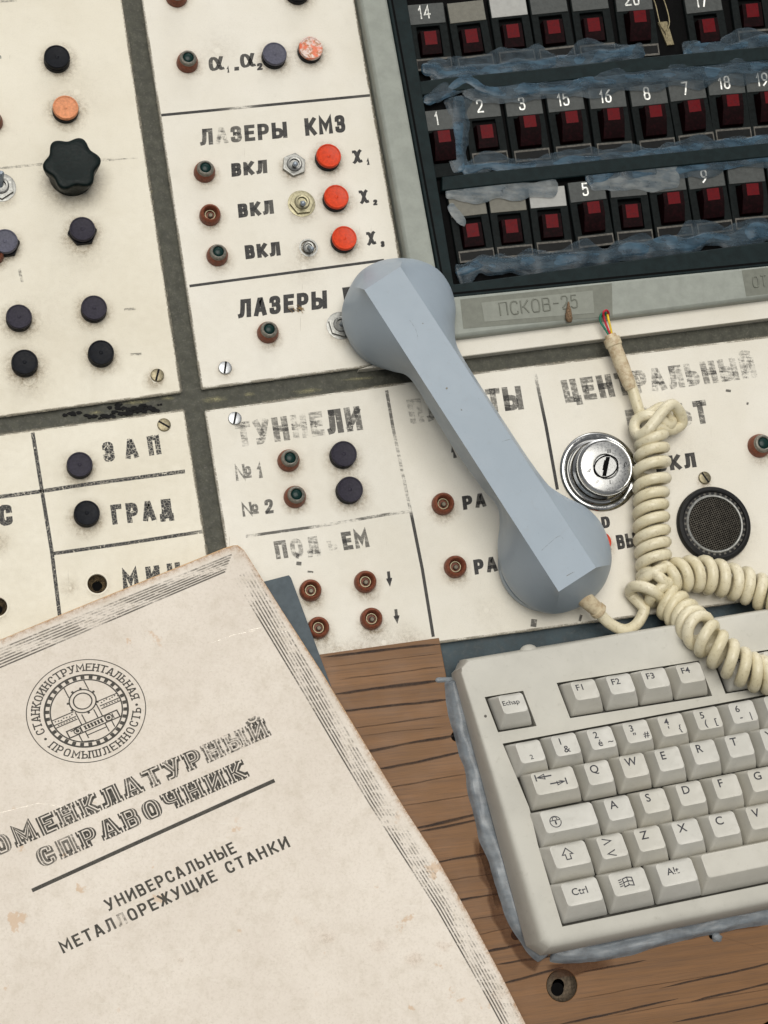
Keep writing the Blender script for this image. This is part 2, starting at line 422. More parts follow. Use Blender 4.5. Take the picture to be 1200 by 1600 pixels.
# ---------------------------------------------------------------- lettering drawn with strokes
def cham(*pts): return ('s', pts)          # softened corners
def line(*pts): return ('l', pts)          # sharp corners
G = {
 'А': (.92, [line((0, 0), (.42, 1), (.58, 1), (1, 0)), line((.15, .27), (.85, .27))]),
 'Б': (.85, [line((0, 0), (0, 1), (.9, 1)), cham((0, .56), (.75, .56), (1, .5), (1, .06), (.75, 0), (0, 0))]),
 'В': (.85, [line((0, 0), (0, 1)), cham((0, 1), (.7, 1), (.95, .95), (.95, .58), (.7, .53), (0, .53)), cham((.5, .53), (.8, .52), (1, .46), (1, .05), (.75, 0), (0, 0))]),
 'Г': (.78, [line((0, 0), (0, 1), (1, 1))]),
 'Д': (1.0, [line((.0, -.16), (.0, .03), (1, .03), (1, -.16)), line((.14, .03), (.3, .4), (.32, 1), (.86, 1), (.86, .03))]),
 'Е': (.78, [line((1, 1), (0, 1), (0, 0), (1, 0)), line((0, .52), (.85, .52))]),
 'Ж': (1.2, [line((.5, 0), (.5, 1)), line((0, 1), (.4, .5), (0, 0)), line((1, 1), (.6, .5), (1, 0)), line((.35, .5), (.65, .5))]),
 'З': (.82, [cham((0, .82), (.02, 1), (.95, 1), (.95, .55), (.35, .53)), cham((.35, .53), (1, .52), (1, 0), (.02, 0), (0, .18))]),
 'И': (.95, [line((0, 1), (0, 0)), line((0, .08), (1, .92)), line((1, 1), (1, 0))]),
 'Й': (.95, [line((0, 1), (0, 0)), line((0, .08), (1, .92)), line((1, 1), (1, 0)), cham((.22, 1.32), (.3, 1.19), (.7, 1.19), (.78, 1.32))]),
 'К': (.92, [line((0, 0), (0, 1)), line((0, .5), (.35, .52), (1, 1)), line((.35, .52), (1, 0))]),
 'Л': (.95, [cham((0, 0), (.2, .02), (.28, .5), (.3, 1)), line((.3, 1), (1, 1), (1, 0))]),
 'М': (1.12, [line((0, 0), (0, 1), (.5, .32), (1, 1), (1, 0))]),
 'Н': (.92, [line((0, 0), (0, 1)), line((1, 0), (1, 1)), line((0, .52), (1, .52))]),
 'О': (.92, [('c', [(.5, 0), (0, 0), (0, 1), (1, 1), (1, 0)])]),
 'П': (.9, [line((0, 0), (0, 1), (1, 1), (1, 0))]),
 'Р': (.85, [line((0, 0), (0, 1)), cham((0, 1), (1, 1), (1, .42), (0, .42))]),
 'С': (.85, [cham((1, .78), (1, 1), (0, 1), (0, 0), (1, 0), (1, .22))]),
 'Т': (.88, [line((0, 1), (1, 1)), line((.5, 1), (.5, 0))]),
 'У': (.9, [line((0, 1), (.5, .36)), cham((1, 1), (.55, .3), (.35, 0), (.08, 0))]),
 'Ц': (.98, [line((0, 1), (0, 0), (.86, 0), (.86, 1)), line((.86, 0), (1.06, 0), (1.06, -.2))]),
 'Ч': (.88, [cham((0, 1), (0, .45), (1, .45)), line((1, 1), (1, 0))]),
 'Ш': (1.25, [line((0, 1), (0, 0), (1, 0), (1, 1)), line((.5, 0), (.5, 1))]),
 'Щ': (1.3, [line((0, 1), (0, 0), (.9, 0), (.9, 1)), line((.45, 0), (.45, 1)), line((.9, 0), (1.05, 0), (1.05, -.2))]),
 'Ь': (.82, [line((0, 1), (0, 0)), cham((0, .55), (1, .55), (1, 0), (0, 0))]),
 'Ъ': (.95, [line((0, 1), (.22, 1), (.22, 0)), cham((.22, .55), (1, .55), (1, 0), (.22, 0))]),
 'Ы': (1.15, [line((0, 1), (0, 0)), cham((0, .55), (.66, .55), (.66, 0), (0, 0)), line((1, 0), (1, 1))]),
 'Я': (.88, [line((1, 0), (1, 1)), cham((1, 1), (0, 1), (0, .42), (1, .42)), line((.5, .42), (0, 0))]),
 '1': (.38, [line((0, .72), (.9, 1), (.9, 0))]),
 '2': (.75, [cham((0, .75), (0, 1), (1, 1), (1, .55), (.0, .08)), line((0, 0), (1, 0))]),
 '3': (.75, [cham((0, .82), (.02, 1), (.95, 1), (.95, .55), (.35, .53)), cham((.35, .53), (1, .52), (1, 0), (.02, 0), (0, .18))]),
 '4': (.8, [line((.75, 0), (.75, 1), (0, .3), (1, .3))]),
 '5': (.75, [line((.92, 1), (.1, 1), (.05, .55)), cham((.05, .55), (.4, .66), (1, .62), (1, 0), (.05, 0), (0, .15))]),
 '6': (.75, [cham((.85, 1), (.25, .75), (0, .45), (0, 0), (1, 0), (1, .58), (.1, .58))]),
 '7': (.75, [line((0, 1), (1, 1), (.35, 0))]),
 '8': (.75, [('c', [(.5, .53), (.05, .53), (.05, 1), (.95, 1), (.95, .53)]), ('c', [(.5, .53), (0, .53), (0, 0), (1, 0), (1, .53)])]),
 '9': (.75, [cham((.15, 0), (.75, .25), (1, .55), (1, 1), (0, 1), (0, .42), (.9, .42))]),
 '0': (.75, [('c', [(.5, 0), (0, 0), (0, 1), (1, 1), (1, 0)])]),
 '№': (1.5, [line((0, 0), (0, 1), (.55, 0), (.55, 1)), ('c', [(.85, .3), (.7, .3), (.7, .78), (1, .78), (1, .3)]), line((.7, .1), (1, .1))]),
 'α': (1.0, [cham((1, 1), (.75, .35), (.5, 0), (0, 0), (0, 1), (.5, 1), (.8, .3), (.9, 0), (1.05, .02))]),
 'ϰ': (.85, [cham((0, 1.0), (.22, 1), (.5, .5), (.78, 0), (1, .02)), cham((1, 1), (.86, .94), (.62, .6), (.38, .4), (.14, .06), (0, 0))]),
 ',': (.2, [line((.5, .12), (.2, -.15))]),
 '-': (.7, [line((0, .5), (1, .5))]),
 '·': (.2, [line((.5, .45), (.5, .55))]),
 'D': (.85, [line((0, 0), (0, 1)), cham((0, 1), (1, 1), (1, 0), (0, 0))]),
 '↓': (.6, [line((.5, 1.1), (.5, .3)), line((.1, .42), (.5, -.1), (.9, .42)), line((.2, .36), (.8, .36))]),
 ' ': (.55, []),
}
def chaikin(p, closed=False, it=2):
    p = [Vector(q) for q in p]
    for _ in range(it):
        n = len(p); out = []
        if closed:
            for i in range(n):
                a, b = p[i], p[(i + 1) % n]; out += [a.lerp(b, .25), a.lerp(b, .75)]
        else:
            out = [p[0]]
            for i in range(n - 1):
                a, b = p[i], p[i + 1]
                if i > 0: out.append(a.lerp(b, .25))
                if i < n - 2: out.append(a.lerp(b, .75))
            out.append(p[-1])
        p = out
    return p
def ribbon(mb, pts, hw, fn, closed=False, ext=0.0, wear=0.0, crack=0.0, dz=0.0, sub=0):
    """flat stroke of half width hw along 2D pts, mapped to 3D by fn(x, y, dz)"""
    p = [Vector(q) for q in pts]
    q = [p[0]]
    for a in p[1:]:
        if (a - q[-1]).length > 1e-5: q.append(a)
    p = q
    if closed and (p[0] - p[-1]).length < 1e-5: p.pop()
    if len(p) < 2: return
    if ext and not closed:
        p[0] = p[0] - (p[1] - p[0]).normalized() * ext; p[-1] = p[-1] + (p[-1] - p[-2]).normalized() * ext
    if sub:
        o = []
        for i in range(len(p) - 1):
            m = max(1, int((p[i + 1] - p[i]).length / sub))
            o += [p[i].lerp(p[i + 1], j / m) for j in range(m)]
        p = o + [p[-1]]
    n = len(p); L = []; Rr = []
    for i in range(n):
        if closed: d0 = (p[i] - p[i - 1]).normalized(); d1 = (p[(i + 1) % n] - p[i]).normalized()
        else:
            d0 = (p[i] - p[i - 1]).normalized() if i > 0 else (p[1] - p[0]).normalized()
            d1 = (p[i + 1] - p[i]).normalized() if i < n - 1 else d0
        t = d0 + d1
        t = t.normalized() if t.length > 1e-4 else d0
        nn = Vector((-t.y, t.x)); c = max(.45, nn.dot(Vector((-d0.y, d0.x))))
        w = wear(p[i].x) if callable(wear) else wear
        h = hw(i / max(1, n - 1)) if callable(hw) else hw
        L.append(mb.vert(fn(*(p[i] + nn * h / c), dz), w, crack)); Rr.append(mb.vert(fn(*(p[i] - nn * h / c), dz), w, crack))
    for i in range(n if closed else n - 1):
        j = (i + 1) % n; mb.face(L[i], L[j], Rr[j], Rr[i])
def layout(s, sw, gap):
    x = 0; out = []
    for ch in s:
        w = G[ch][0] * .68
        out.append((ch, x, w)); x += w + (gap if ch != ' ' else 0)
    return out, x - gap
def glyph(mb, ch, x0, w, sw, fn, wear, crack, dzbase, serif=0.0):
    q = 0
    X = lambda u: x0 + sw / 2 + u * max(.02, (w - sw)); Y = lambda v: sw / 2 + v * (1 - sw)
    for kind, pts in G[ch][1]:
        P = [(X(a), Y(b)) for a, b in pts]
        if kind == 's': P = chaikin(P)
        if kind == 'c':
            P = chaikin([Vector(a) for a in P], True)
        ribbon(mb, P, sw / 2, fn, kind == 'c', 0 if kind == 'c' else sw / 2, wear, crack, dzbase + q * .004); q += 1
        if serif and kind != 'c':
            for e, nb in ((Vector(P[0]), Vector(P[1])), (Vector(P[-1]), Vector(P[-2]))):
                if abs(e.y - sw / 2) < .02 or abs(e.y - 1 + sw / 2) < .02:
                    yy = e.y
                    ribbon(mb, [(e.x - serif, yy), (e.x + serif, yy)], sw / 2, fn, False, 0, wear, crack, dzbase + q * .004); q += 1
def text(mb, s, bl, br, tl, z=0.0, sw=.19, gap=.14, wear=0.0, crack=0.0, lift=.06, serif=0.0):
    """stroke lettering from baseline-left to baseline-right, cap height towards tl (photo pixels)"""
    lay, tot = layout(s, sw, gap)
    X = ((br[0] - bl[0]) / tot, (br[1] - bl[1]) / tot)
    F = Frame(bl, X, (tl[0] - bl[0], tl[1] - bl[1]), z)
    fn = lambda a, b, dz=0.0: F.p(a, b, lift + dz)
    for i, (ch, x, w) in enumerate(lay):
        wr = wear[i] if isinstance(wear, (list, tuple)) else wear
        glyph(mb, ch, x, w, sw, fn, wr, crack, 0.0, serif)
def rule(mb, pts, wpx, z=0.0, wear=0.0, crack=0.0, lift=.06):
    """printed line through photo points; wear may be a function of 0..1 along it"""
    P = [Vector(p) for p in pts]
    tot = sum((P[i + 1] - P[i]).length for i in range(len(P) - 1)); acc = 0
    dense = []
    for i in range(len(P) - 1):
        L = (P[i + 1] - P[i]).length; m = max(2, int(L / 12))
        for j in range(m): dense.append((P[i].lerp(P[i + 1], j / m), (acc + L * j / m) / tot))
        acc += L
    dense.append((P[-1], 1.0))
    prev = None
    for i, (p, t) in enumerate(dense):
        a = dense[max(0, i - 1)][0]; b = dense[min(len(dense) - 1, i + 1)][0]
        d = (b - a).normalized(); n = Vector((-d.y, d.x)) * wpx / 2
        w = wear(t) if callable(wear) else wear
        q1, q2 = p + n, p - n
        v1, v2 = W(q1.x, q1.y, z), W(q2.x, q2.y, z)
        cur = (mb.vert((v1.x, v1.y, z + lift), w, crack), mb.vert((v2.x, v2.y, z + lift), w, crack))
        if prev: mb.face(prev[0], cur[0], cur[1], prev[1])
        prev = cur

# ---------------------------------------------------------------- small hardware
GR_N = [0]
class Grime:
    def __init__(s, parent): s.parent = parent
    def build(s, *a): pass
def halo(gp, px, py, r_in, r_out, dens, z=0.0, dy=4):
    GR_N[0] += 1; mb = MB()
    c = W(px, py + dy, z); s = mmpp(px, py, z)
    off = Vector((random.uniform(-2, 2), random.uniform(-2, 2), 0)) * s
    n = 28; prev = None; zz = z + .030 + .0012 * (GR_N[0] % 16)
    for q in range(7):
        t = q / 6; r = (r_in * .5 + (r_out - r_in * .5) * t) * s
        w = min(1, dens * 1.45) * (1 - t) ** 1.5 if q else min(1, dens * 1.45)
        cur = []
        for i in range(n):
            a = 2 * math.pi * i / n
            rr = r * (1 + .18 * mnoise.noise(Vector((math.cos(a) + px, math.sin(a) + py, q * .3))))
            cur.append(mb.vert((c.x + off.x * t + rr * math.cos(a), c.y + off.y * t + rr * math.sin(a), zz), w))
        if prev: mb.bridge(prev, cur)
        prev = cur
    mb.build('grime', M['grime'], gp.parent)
def hexpoly(c, r, rot): return [(c.x + r * math.cos(rot + i * math.pi / 3), c.y + r * math.sin(rot + i * math.pi / 3)) for i in range(6)]
def tiltm(d=3.0): return Matrix.Rotation(R(random.uniform(-d, d)), 3, 'X') @ Matrix.Rotation(R(random.uniform(-d, d)), 3, 'Y')

def push_button(parent, px, py, rpx, cap, base='black', h=6.0, hexa=False, z=0.0, grime=None, label=None, dens=.55):
    c = W(px, py, z + h); c.z = z; r = rpx * mmpp(px, py, z + h)
    if grime: 
        q = W(px, py, z + h); halo(grime, px + (0), py + 5, rpx, rpx * 1.9, dens, z)
    mb = MB()
    if hexa:
        pl = hexpoly(c, r * 1.14, .2); mb.prism(pl, z, z + h * .42)
        mb.lathe(c, [(r * .9, h * .40), (r * .9, h * .6)], 32)
    else:
        mb.lathe(c, [(r * 1.0, 0), (r * 1.0, h * .50), (r * .95, h * .56), (r * .90, h * .64)], 36)
    b = mb.build('push_button', M[base], parent, ang=30)
    m = tiltm(2.2); mb = MB(); cc = Vector((c.x, c.y, z + h * .58))
    e = h * .42
    mb.lathe(cc, [(r * .92, 0), (r * .99, e * .18), (r, e * .5), (r * .985, e * .82), (r * .94, e), (r * .88, e * .98), (r * .84, e * .86), (r * .55, e * .74), (r * .16, e * .70), (r * .10, e * .80), (0, e * .84)], 44, m)
    mb.build('cap', M[cap], b, ang=32)
    if label: b['label'] = label
    return b
def lamp(parent, px, py, rpx, lens=True, grime=None, z=0.0, h=7.5):
    """brown bakelite lamp holder; (px,py) is its top centre"""
    if not lens: h *= .72
    c = W(px, py, z + h * .8); c.z = z; s = mmpp(px, py, z); r = rpx * s
    if grime: halo(grime, px, py + 6, rpx, rpx * 1.75, .50, z)
    mb = MB(); ri = r * .62
    if lens: mb.lathe(c, [(r * 1.02, 0), (r, h * .30), (r * .93, h * .52), (r * .80, h * .72), (r * .6, h * .74)], 36)
    else: mb.lathe(c, [(r * 1.0, 0), (r, h * .42), (r * .94, h * .75), (r * .80, h * .96), (r * .72, h), (r * .66, h * .94), (r * .56, h * .35), (r * .50, h * .10), (0, h * .10)], 36)
    b = mb.build('indicator_lamp' if lens else 'lamp_socket', M['bakelite'], parent, ang=45)
    if lens:
        mb = MB(); mb.lathe(c, [(r * .80, h * .66), (r * .80, h * .78), (r * .74, h * .82), (r * .76, h * .86), (r * .70, h * .98), (r * .60, h * 1.02), (r * .52, h * .98), (r * .50, h * .86)], 36)
        mb.build('bezel', M['bezel'], b, ang=30)
        mb = MB(); mb.lathe(c, [(r * .51, h * .88), (r * .46, h * .93), (r * .30, h * .99), (0, h * 1.02)], 28); mb.build('lens', M['lens'], b)
    else:
        mb = MB(); a0 = random.uniform(0, 6)
        mb.lathe(c, [(r * .50, h * .12), (r * .50, h * .34), (r * .42, h * .34), (r * .42, h * .12)], 28); mb.build('contact_ring', M['old_brass'], b)
        mb = MB(); mb.lathe(c + Vector((r * .04, -r * .05, 0)), [(r * .24, h * .12), (r * .24, h * .40), (r * .16, h * .5), (0, h * .5)], 18); mb.build('contact', M['contact'], b)
    return b
def screw(parent, px, py, rpx, mat, slot, z=0.0, h=1.4):
    c = W(px, py, z + h); c.z = z; r = rpx * mmpp(px, py, z)
    mb = MB(); mb.lathe(c, [(r, 0), (r, h * .55), (r * .93, h * .85), (r * .7, h), (0, h)], 32)
    b = mb.build('screw', M[mat], parent, ang=35)
    mb = MB(); d = Vector((math.cos(R(slot)), math.sin(R(slot)), 0)); n = Vector((-d.y, d.x, 0)) * r * .15
    q = [c + d * r * .93 + n, c - d * r * .93 + n, c - d * r * .93 - n, c + d * r * .93 - n]
    top = [Vector((p.x, p.y, z + h * .93 + .1)) for p in q]
    i = mb.ring(top); mb.cap(i); mb.build('slot', M['soot'], b, smooth=False)
    return b
def toggle(parent, px, py, rpx, nut, tip, z=0.0, hexa=True, recess=False, grime=None, washer=False, label=None):
    c = W(px, py, z); s = mmpp(px, py, z); r = rpx * s
    if grime: halo(grime, px, py + 2, rpx, rpx * 1.6, .4, z)
    mb = MB(); rot = random.uniform(0, 1)
    if washer: mb.lathe(c, [(r * 1.10, 0.05), (r * 1.10, .35), (r * 1.05, .42), (r * .6, .42)], 36)
    if hexa: 
        pl = hexpoly(c, r, rot); a = mb.ring([Vector((p[0], p[1], z + .3)) for p in pl]); b2 = mb.ring([Vector((c.x + (p[0] - c.x) * .97, c.y + (p[1] - c.y) * .97, z + 2.3)) for p in pl])
        mb.bridge(a, b2); i1 = []
        for i in range(36):
            t = 2 * math.pi * i / 36; i1.append(mb.vert((c.x + r * .80 * math.cos(t), c.y + r * .80 * math.sin(t), z + 2.35)))
        # hexagon to circle collar
        for i in range(6):
            seg = [i1[(round((rot / (2 * math.pi)) * 36) + i * 6 + j) % 36] for j in range(7)]
            for j in range(6): mb.face(b2[i] if j < 3 else b2[(i + 1) % 6], seg[j], seg[j + 1])
            mb.face(b2[i], seg[3], b2[(i + 1) % 6])
        mb.lathe(c, [(r * .80, 2.35), (r * .62, 2.35), (r * .60, 3.3), (r * .52, 3.6), (r * .40, 3.5), (r * .36, 2.2), (0, 2.0)], 36)
    elif recess:
        mb.lathe(c, [(r * .98, .08), (r * .80, .10), (r * .78, -1.6), (r * .6, -1.6), (r * .6, 1.2), (r * .5, 1.5), (r * .38, 1.4), (r * .34, .4), (0, .3)], 36)
    b = mb.build('toggle_switch', M[nut], parent, ang=30)
    mb = MB(); base = c + Vector((0, 0, 1.4)); tp = W(tip[0], tip[1], z + 9.0)
    pts = [base.lerp(tp, t) for t in (0, .25, .5, .75, .9, .97, 1.0)]
    rr = r * .17; prof = [1.0, 1.0, 1.1, 1.25, 1.3, 1.05, .5]
    mb.tube(pts, lambda t: rr * prof[min(6, int(t * 6 + .5))], 12)
    mb.build('lever', M['lever'], b, ang=50)
    if label: b['label'] = label
    return b
M['lever'] = mat_plain('blue_grey_lever', (.26, .30, .34), .38, .5, .2, .2, .8)

# ================================================================= the console
fr = thing('console_frame', W(300, 800, -6), 'olive grey metal console frame showing as dark strips between the cream panels', 'console frame')
mb = MB(); mb.prism(poly_px([(-120, -120), (1330, -120), (1330, 895), (690, 985), (-120, 1080)], -3), -9, -3.2); mb.build('backing_sheet', M['backing'], fr, smooth=False)
# chips of paint and crumbs lying in the gap
for x, y, a, b in ((215, 628, 24, 5), (335, 624, 22, 6), (390, 616, 10, 4), (480, 611, 26, 5), (150, 645, 14, 4), (560, 592, 30, 3), (262, 622, 12, 4), (205, 100, 4, 3), (236, 300, 4, 5)):
    mb = MB(); c = W(x, y, -3.2); s = mmpp(x, y); cur = []
    m0 = mb.vert((c.x, c.y, -3.13), .9)
    for i in range(20):
        t = 2 * math.pi * i / 20; k_ = 1 + .5 * mnoise.noise(Vector((x + 2 * math.cos(t), y + 2 * math.sin(t), 0)))
        cur.append(mb.vert((c.x + a * s * k_ * math.cos(t), c.y + b * s * k_ * math.sin(t) + .13 * a * s * k_ * math.cos(t), -3.13), 0))
    for i in range(20): mb.face(m0, cur[i], cur[(i + 1) % 20])
    mb.build('paint_chip', M['moss'], fr)

def debris(mb, x, y, rx, ry, n, z):
    for _ in range(n):
        a, b = x + random.gauss(0, rx), y + random.gauss(0, ry); c = W(a, b, z); r = random.uniform(.35, 1.3)
        pts = []
        for i in range(6):
            t = 2 * math.pi * i / 6; pts.append((c.x + r * 1.5 * random.uniform(.6, 1.2) * math.cos(t), c.y + r * random.uniform(.6, 1.2) * math.sin(t)))
        mb.prism(pts, z, z + random.uniform(.3, 1.1))
mb = MB(); debris(mb, 212, 640, 18, 4, 60, -3.2); debris(mb, 165, 651, 10, 2.5, 22, -3.2); debris(mb, 120, 648, 14, 2, 10, -3.2)
o = mb.build('rubber_crumbs', M['soot']); tag(o, 'black crumbled rubber crumbs lying in the gap above the ЗАП panel', 'crumbs'); o['kind'] = 'stuff'

# ---- panel A: upper left
A = thing('control_panel', W(120, 320), 'cream control panel with the black six-lobed knob and faded peach button', 'control panel', 'cream control panels of the console')
plate('panel_plate', poly_px([(-70, -70), (178, -70), (190, 0), (283, 612.5), (-70, 660)]), 0, -2.6, M['panel'], A)
g = Grime(A)
push_button(A, 89, 88, 20.5, 'black', grime=g); push_button(A, 102.5, 167, 20.5, 'peach', grime=g, label='faded peach push button on black collar')
push_button(A, 129, 357, 20.5, 'violet', hexa=True, grime=g, h=6.5); push_button(A, 8, 376, 20.5, 'violet2', hexa=True, grime=g, h=6.5)
push_button(A, 29.5, 494, 20.5, 'violet', grime=g); push_button(A, 147, 480, 20.5, 'violet', grime=g)
push_button(A, 38.5, 565, 21, 'black', grime=g); push_button(A, 158, 550, 20.5, 'black', grime=g)
toggle(A, 1, 293, 22, 'steel', (2, 268), grime=g, washer=True)
lamp(A, -12, 184, 16, True, g)
lamp(A, -9, 395, 15, False, g)
# six-lobed knob
kh = 17.0; kc = W(112.5, 254, kh); kc.z = 0; ks = mmpp(112, 254, kh)
def lobe(r0, amp, z, ph=.22, n=96):
    return [Vector((kc.x + (r0 + amp * math.cos(6 * (2 * math.pi * i / n - ph))) * math.cos(2 * math.pi * i / n), kc.y + (r0 + amp * math.cos(6 * (2 * math.pi * i / n - ph))) * math.sin(2 * math.pi * i / n), z)) for i in range(n)]
r0 = 42.5 * ks
mb = MB(); prev = None
for q, (f, am, z) in enumerate(((.84, .0, .3), (.84, .0, 3.0), (.86, .02, 4.5), (.93, .075, 9), (.98, .095, kh - 3), (.985, .098, kh - 1.2), (.955, .092, kh - .35), (.90, .085, kh), (.78, .07, kh + .1))):
    cur = mb.ring(lobe(r0 * f, r0 * am * 1.0, z))
    if prev: mb.bridge(prev, cur)
    prev = cur
mb.lathe(kc, [(r0 * .70, kh + .1), (r0 * .45, kh - .1), (r0 * .2, kh - .2), (0, kh - .2)], 96)
# join the lobed top to the dished centre
a = mb.ring(lobe(r0 * .78, r0 * .07, kh + .1)); b = mb.ring([Vector((kc.x + r0 * .70 * math.cos(2 * math.pi * i / 96), kc.y + r0 * .70 * math.sin(2 * math.pi * i / 96), kh + .1)) for i in range(96)])
mb.bridge(a, b)
kb = mb.build('knob', M['green_black'], A, ang=60); kb['label'] = 'large black six-lobed plastic knob'
halo(g, 113, 275, 48, 75, .30)
halo(g, 128, 380, 18, 60, .14); halo(g, 45, 590, 18, 48, .2); halo(g, 60, 500, 10, 100, .07); halo(g, 120, 140, 10, 90, .07)
screw(A, 246, 585.5, 10.5, 'old_brass', 78); halo(g, 243, 589, 11, 22, .5)
g.build('grime', M['grime'], A)
for runs in ([([(-10, 264), (60, 257), (120, 252), (178, 249.5)], 4.0, .84), ([(178, 249.5), (215, 246.5)], 2, .86)], [([(30, 419), (32, 430), (35, 441)], 4.5, .78)], [([(194, 484), (212, 482)], 4.0, .76)],
             [([(204, 554), (221, 553)], 4.0, .76)], [([(-5, 2), (26, 0)], 5, .74)], [([(-6, 91), (2, 89)], 5, .70)]):
    t = MB()
    for pts, w_, we in runs: rule(t, pts, w_, wear=we)
    t.build('faded_lettering', M['ink'], A, smooth=False)

# ---- panel B: upper middle
B = thing('control_panel', W(430, 300), 'cream control panel lettered ЛАЗЕРЫ КМЗ with three red-orange buttons', 'control panel', 'cream control panels of the console')
plate('panel_plate', poly_px([(211, -70), (541, -70), (553, 0), (624.5, 405), (652, 562), (315.5, 607.5), (222, 0)]), 0, -2.6, M['panel_cool'], B,
      holes=[circ(482.5, 387, 13)])
g = Grime(B)
for x, y in ((294, 91), (321, 263), (341, 394), (420.5, 515)): lamp(B, x, y, 16.5, True, g)
lamp(B, 277, -12, 16.5, True, g); lamp(B, 329, 333, 16.5, False, g)
push_button(B, 429.5, 83, 19, 'violet2', grime=g, label='greyish violet push button with scuffed centre'); push_button(B, 486, 74, 19, 'bleached', grime=g, label='push button bleached from orange to white')
push_button(B, 466, -18, 19, 'black', grime=g)
for x, y in ((514, 242.5), (526, 306.5), (538.5, 371)): push_button(B, x, y, 19.5, 'orange', grime=g, label='bright red-orange push button')
toggle(B, 459, 259, 19.5, 'steel', (462, 256), grime=g)
toggle(B, 471, 318.5, 19.5, 'brass', (474, 318), grime=g, washer=True, label='toggle switch with yellow brass nut')
toggle(B, 482, 387, 15, 'steel', (488, 389), hexa=False, recess=True, grime=g, label='toggle switch without its nut in open hole')
toggle(B, 532, 509, 20, 'steel', (541, 500), grime=g, washer=True)
screw(B, 352, 574, 10.5, 'zinc', 84)
halo(g, 352, 574, 10, 20, .35); halo(g, 340, 75, 10, 60, .10); halo(g, 475, 415, 8, 45, .12)
g.build('grime', M['grime'], B)
t = MB()
text(t, 'α', (327, 111.5), (350, 109), (325, 90), sw=.19, wear=.48); text(t, '1', (354.5, 114), (358.5, 113.5), (354, 104), sw=.2, wear=.45)
text(t, ',', (366, 109), (371, 108.5), (365, 95), sw=.2, wear=.4)
text(t, 'α', (376, 106.5), (399, 104), (374, 85), sw=.19, wear=.44); text(t, '2', (402, 110), (410.5, 109), (401.3, 99), sw=.24, wear=.1)
t.build('lettering', M['ink'], B, smooth=False)
t = MB(); rule(t, [(252, 180), (578, 149)], 4.2, wear=lambda t: .18 + .62 * math.exp(-((t - .38) / .10) ** 2) + .25 * (t > .9)); t.build('ruled_line', M['ink'], B, smooth=False)
t = MB(); rule(t, [(296, 447), (600, 406.5)], 4.2, wear=.15); t.build('ruled_line', M['ink'], B, smooth=False)
t = MB()
text(t, 'ЛАЗЕРЫ', (313, 227.5), (450.5, 215), (311.5, 202), sw=.22, wear=[.52, .84, .56, .44, .42, .34]); text(t, 'КМЗ', (477.3, 212.5), (540.5, 206.5), (475, 185), sw=.23, wear=[.34, .14, .1])
t.build('lettering', M['ink'], B, smooth=False)
for bl, br, tl in (((362, 276.5), (418, 270.2), (361, 255.5)), ((373, 340.6), (428.5, 333.6), (371, 319)), ((384, 405.3), (439, 399), (381.7, 383.6))):
    t = MB(); text(t, 'ВКЛ', bl, br, tl, sw=.26, wear=[.36, .43, .47] if bl[0] < 380 else [.30, .33, .36], gap=.13); t.build('lettering', M['ink'], B, smooth=False)
for n_, bl, br, tl, sl, sr, st in (('1', (552, 256), (566.5, 254), (549.7, 235.5), (573, 258), (577, 257.6), (572.5, 248)), ('2', (563.5, 318.7), (577, 317), (560, 298), (583.5, 321), (589.8, 320.5), (583, 312)), ('3', (574.5, 383.7), (588, 381.7), (571.8, 363), (595.2, 386.4), (601.3, 385.7), (594.5, 377))):
    t = MB(); text(t, 'ϰ', bl, br, tl, sw=.21, wear=.05); text(t, n_, sl, sr, st, sw=.28, wear=.05); t.build('lettering', M['ink'], B, smooth=False)
t = MB(); text(t, 'ЛАЗЕРЫ', (372, 497.3), (512.5, 481.7), (371.5, 468.5), sw=.23, wear=[.12, .1, .12, .28, .1, .08]); text(t, 'Г', (539, 478.2), (557, 476), (534.5, 449.5), sw=.23, wear=.05)
t.build('lettering', M['ink'], B, smooth=False)

# ---- panel C: lower left
Cp = thing('control_panel', W(150, 850), 'cream control panel lettered ЗАП, ГРАД and МИН, partly under the old book', 'control panel', 'cream control panels of the console')
plate('panel_plate', poly_px([(-70, 688.5), (287.5, 640), (352, 1045), (-70, 1100)]), 0, -2.6, M['panel'], Cp, holes=[circ(152, 912, 15.5), circ(-4, 948, 15.5)])
g = Grime(Cp)
push_button(Cp, 124.7, 725, 20.5, 'violet', grime=g); push_button(Cp, 135.7, 801, 20.5, 'black', grime=g)
screw(Cp, 256.5, 663, 10.5, 'old_brass', -28)
for x, y in ((152, 912), (-4, 948)):
    c = W(x, y); mb = MB(); r = 15.5 * mmpp(x, y); mb.lathe(c, [(r * 1.0, .06), (r * 1.12, .20), (r * 1.2, .07)], 32); mb.build('hole_rim', M['panel'], Cp)
    mb = MB(); mb.lathe(c, [(r * 1.3, -2.75), (0, -2.8)], 32); mb.build('hole', M['dark'], Cp)
    halo(g, x, y, 16, 27, .25)
halo(g, 110, 915, 4, 26, .22); halo(g, -4, 845, 5, 30, .3)
g.build('grime', M['grime'], Cp)
for s_, bl, br, tl, gp in (('ЗАП', (163, 722.5), (253, 709.3), (158.5, 691.8), .52), ('ГРАД', (176, 820), (272.5, 809.5), (172, 789), .2), ('МИН', (192.7, 922.3), (285, 908.5), (189, 891.5), .36)):
    t = MB(); text(t, s_, bl, br, tl, sw=.25, wear=.10, crack=1.0 if s_ == 'ЗАП' else .6, gap=gp); t.build('lettering', M['ink'], Cp, smooth=False)
t = MB(); text(t, 'С', (-2, 822.5), (20.5, 820), (-5, 790), sw=.25, wear=.05, crack=.3); t.build('lettering', M['ink'], Cp, smooth=False)
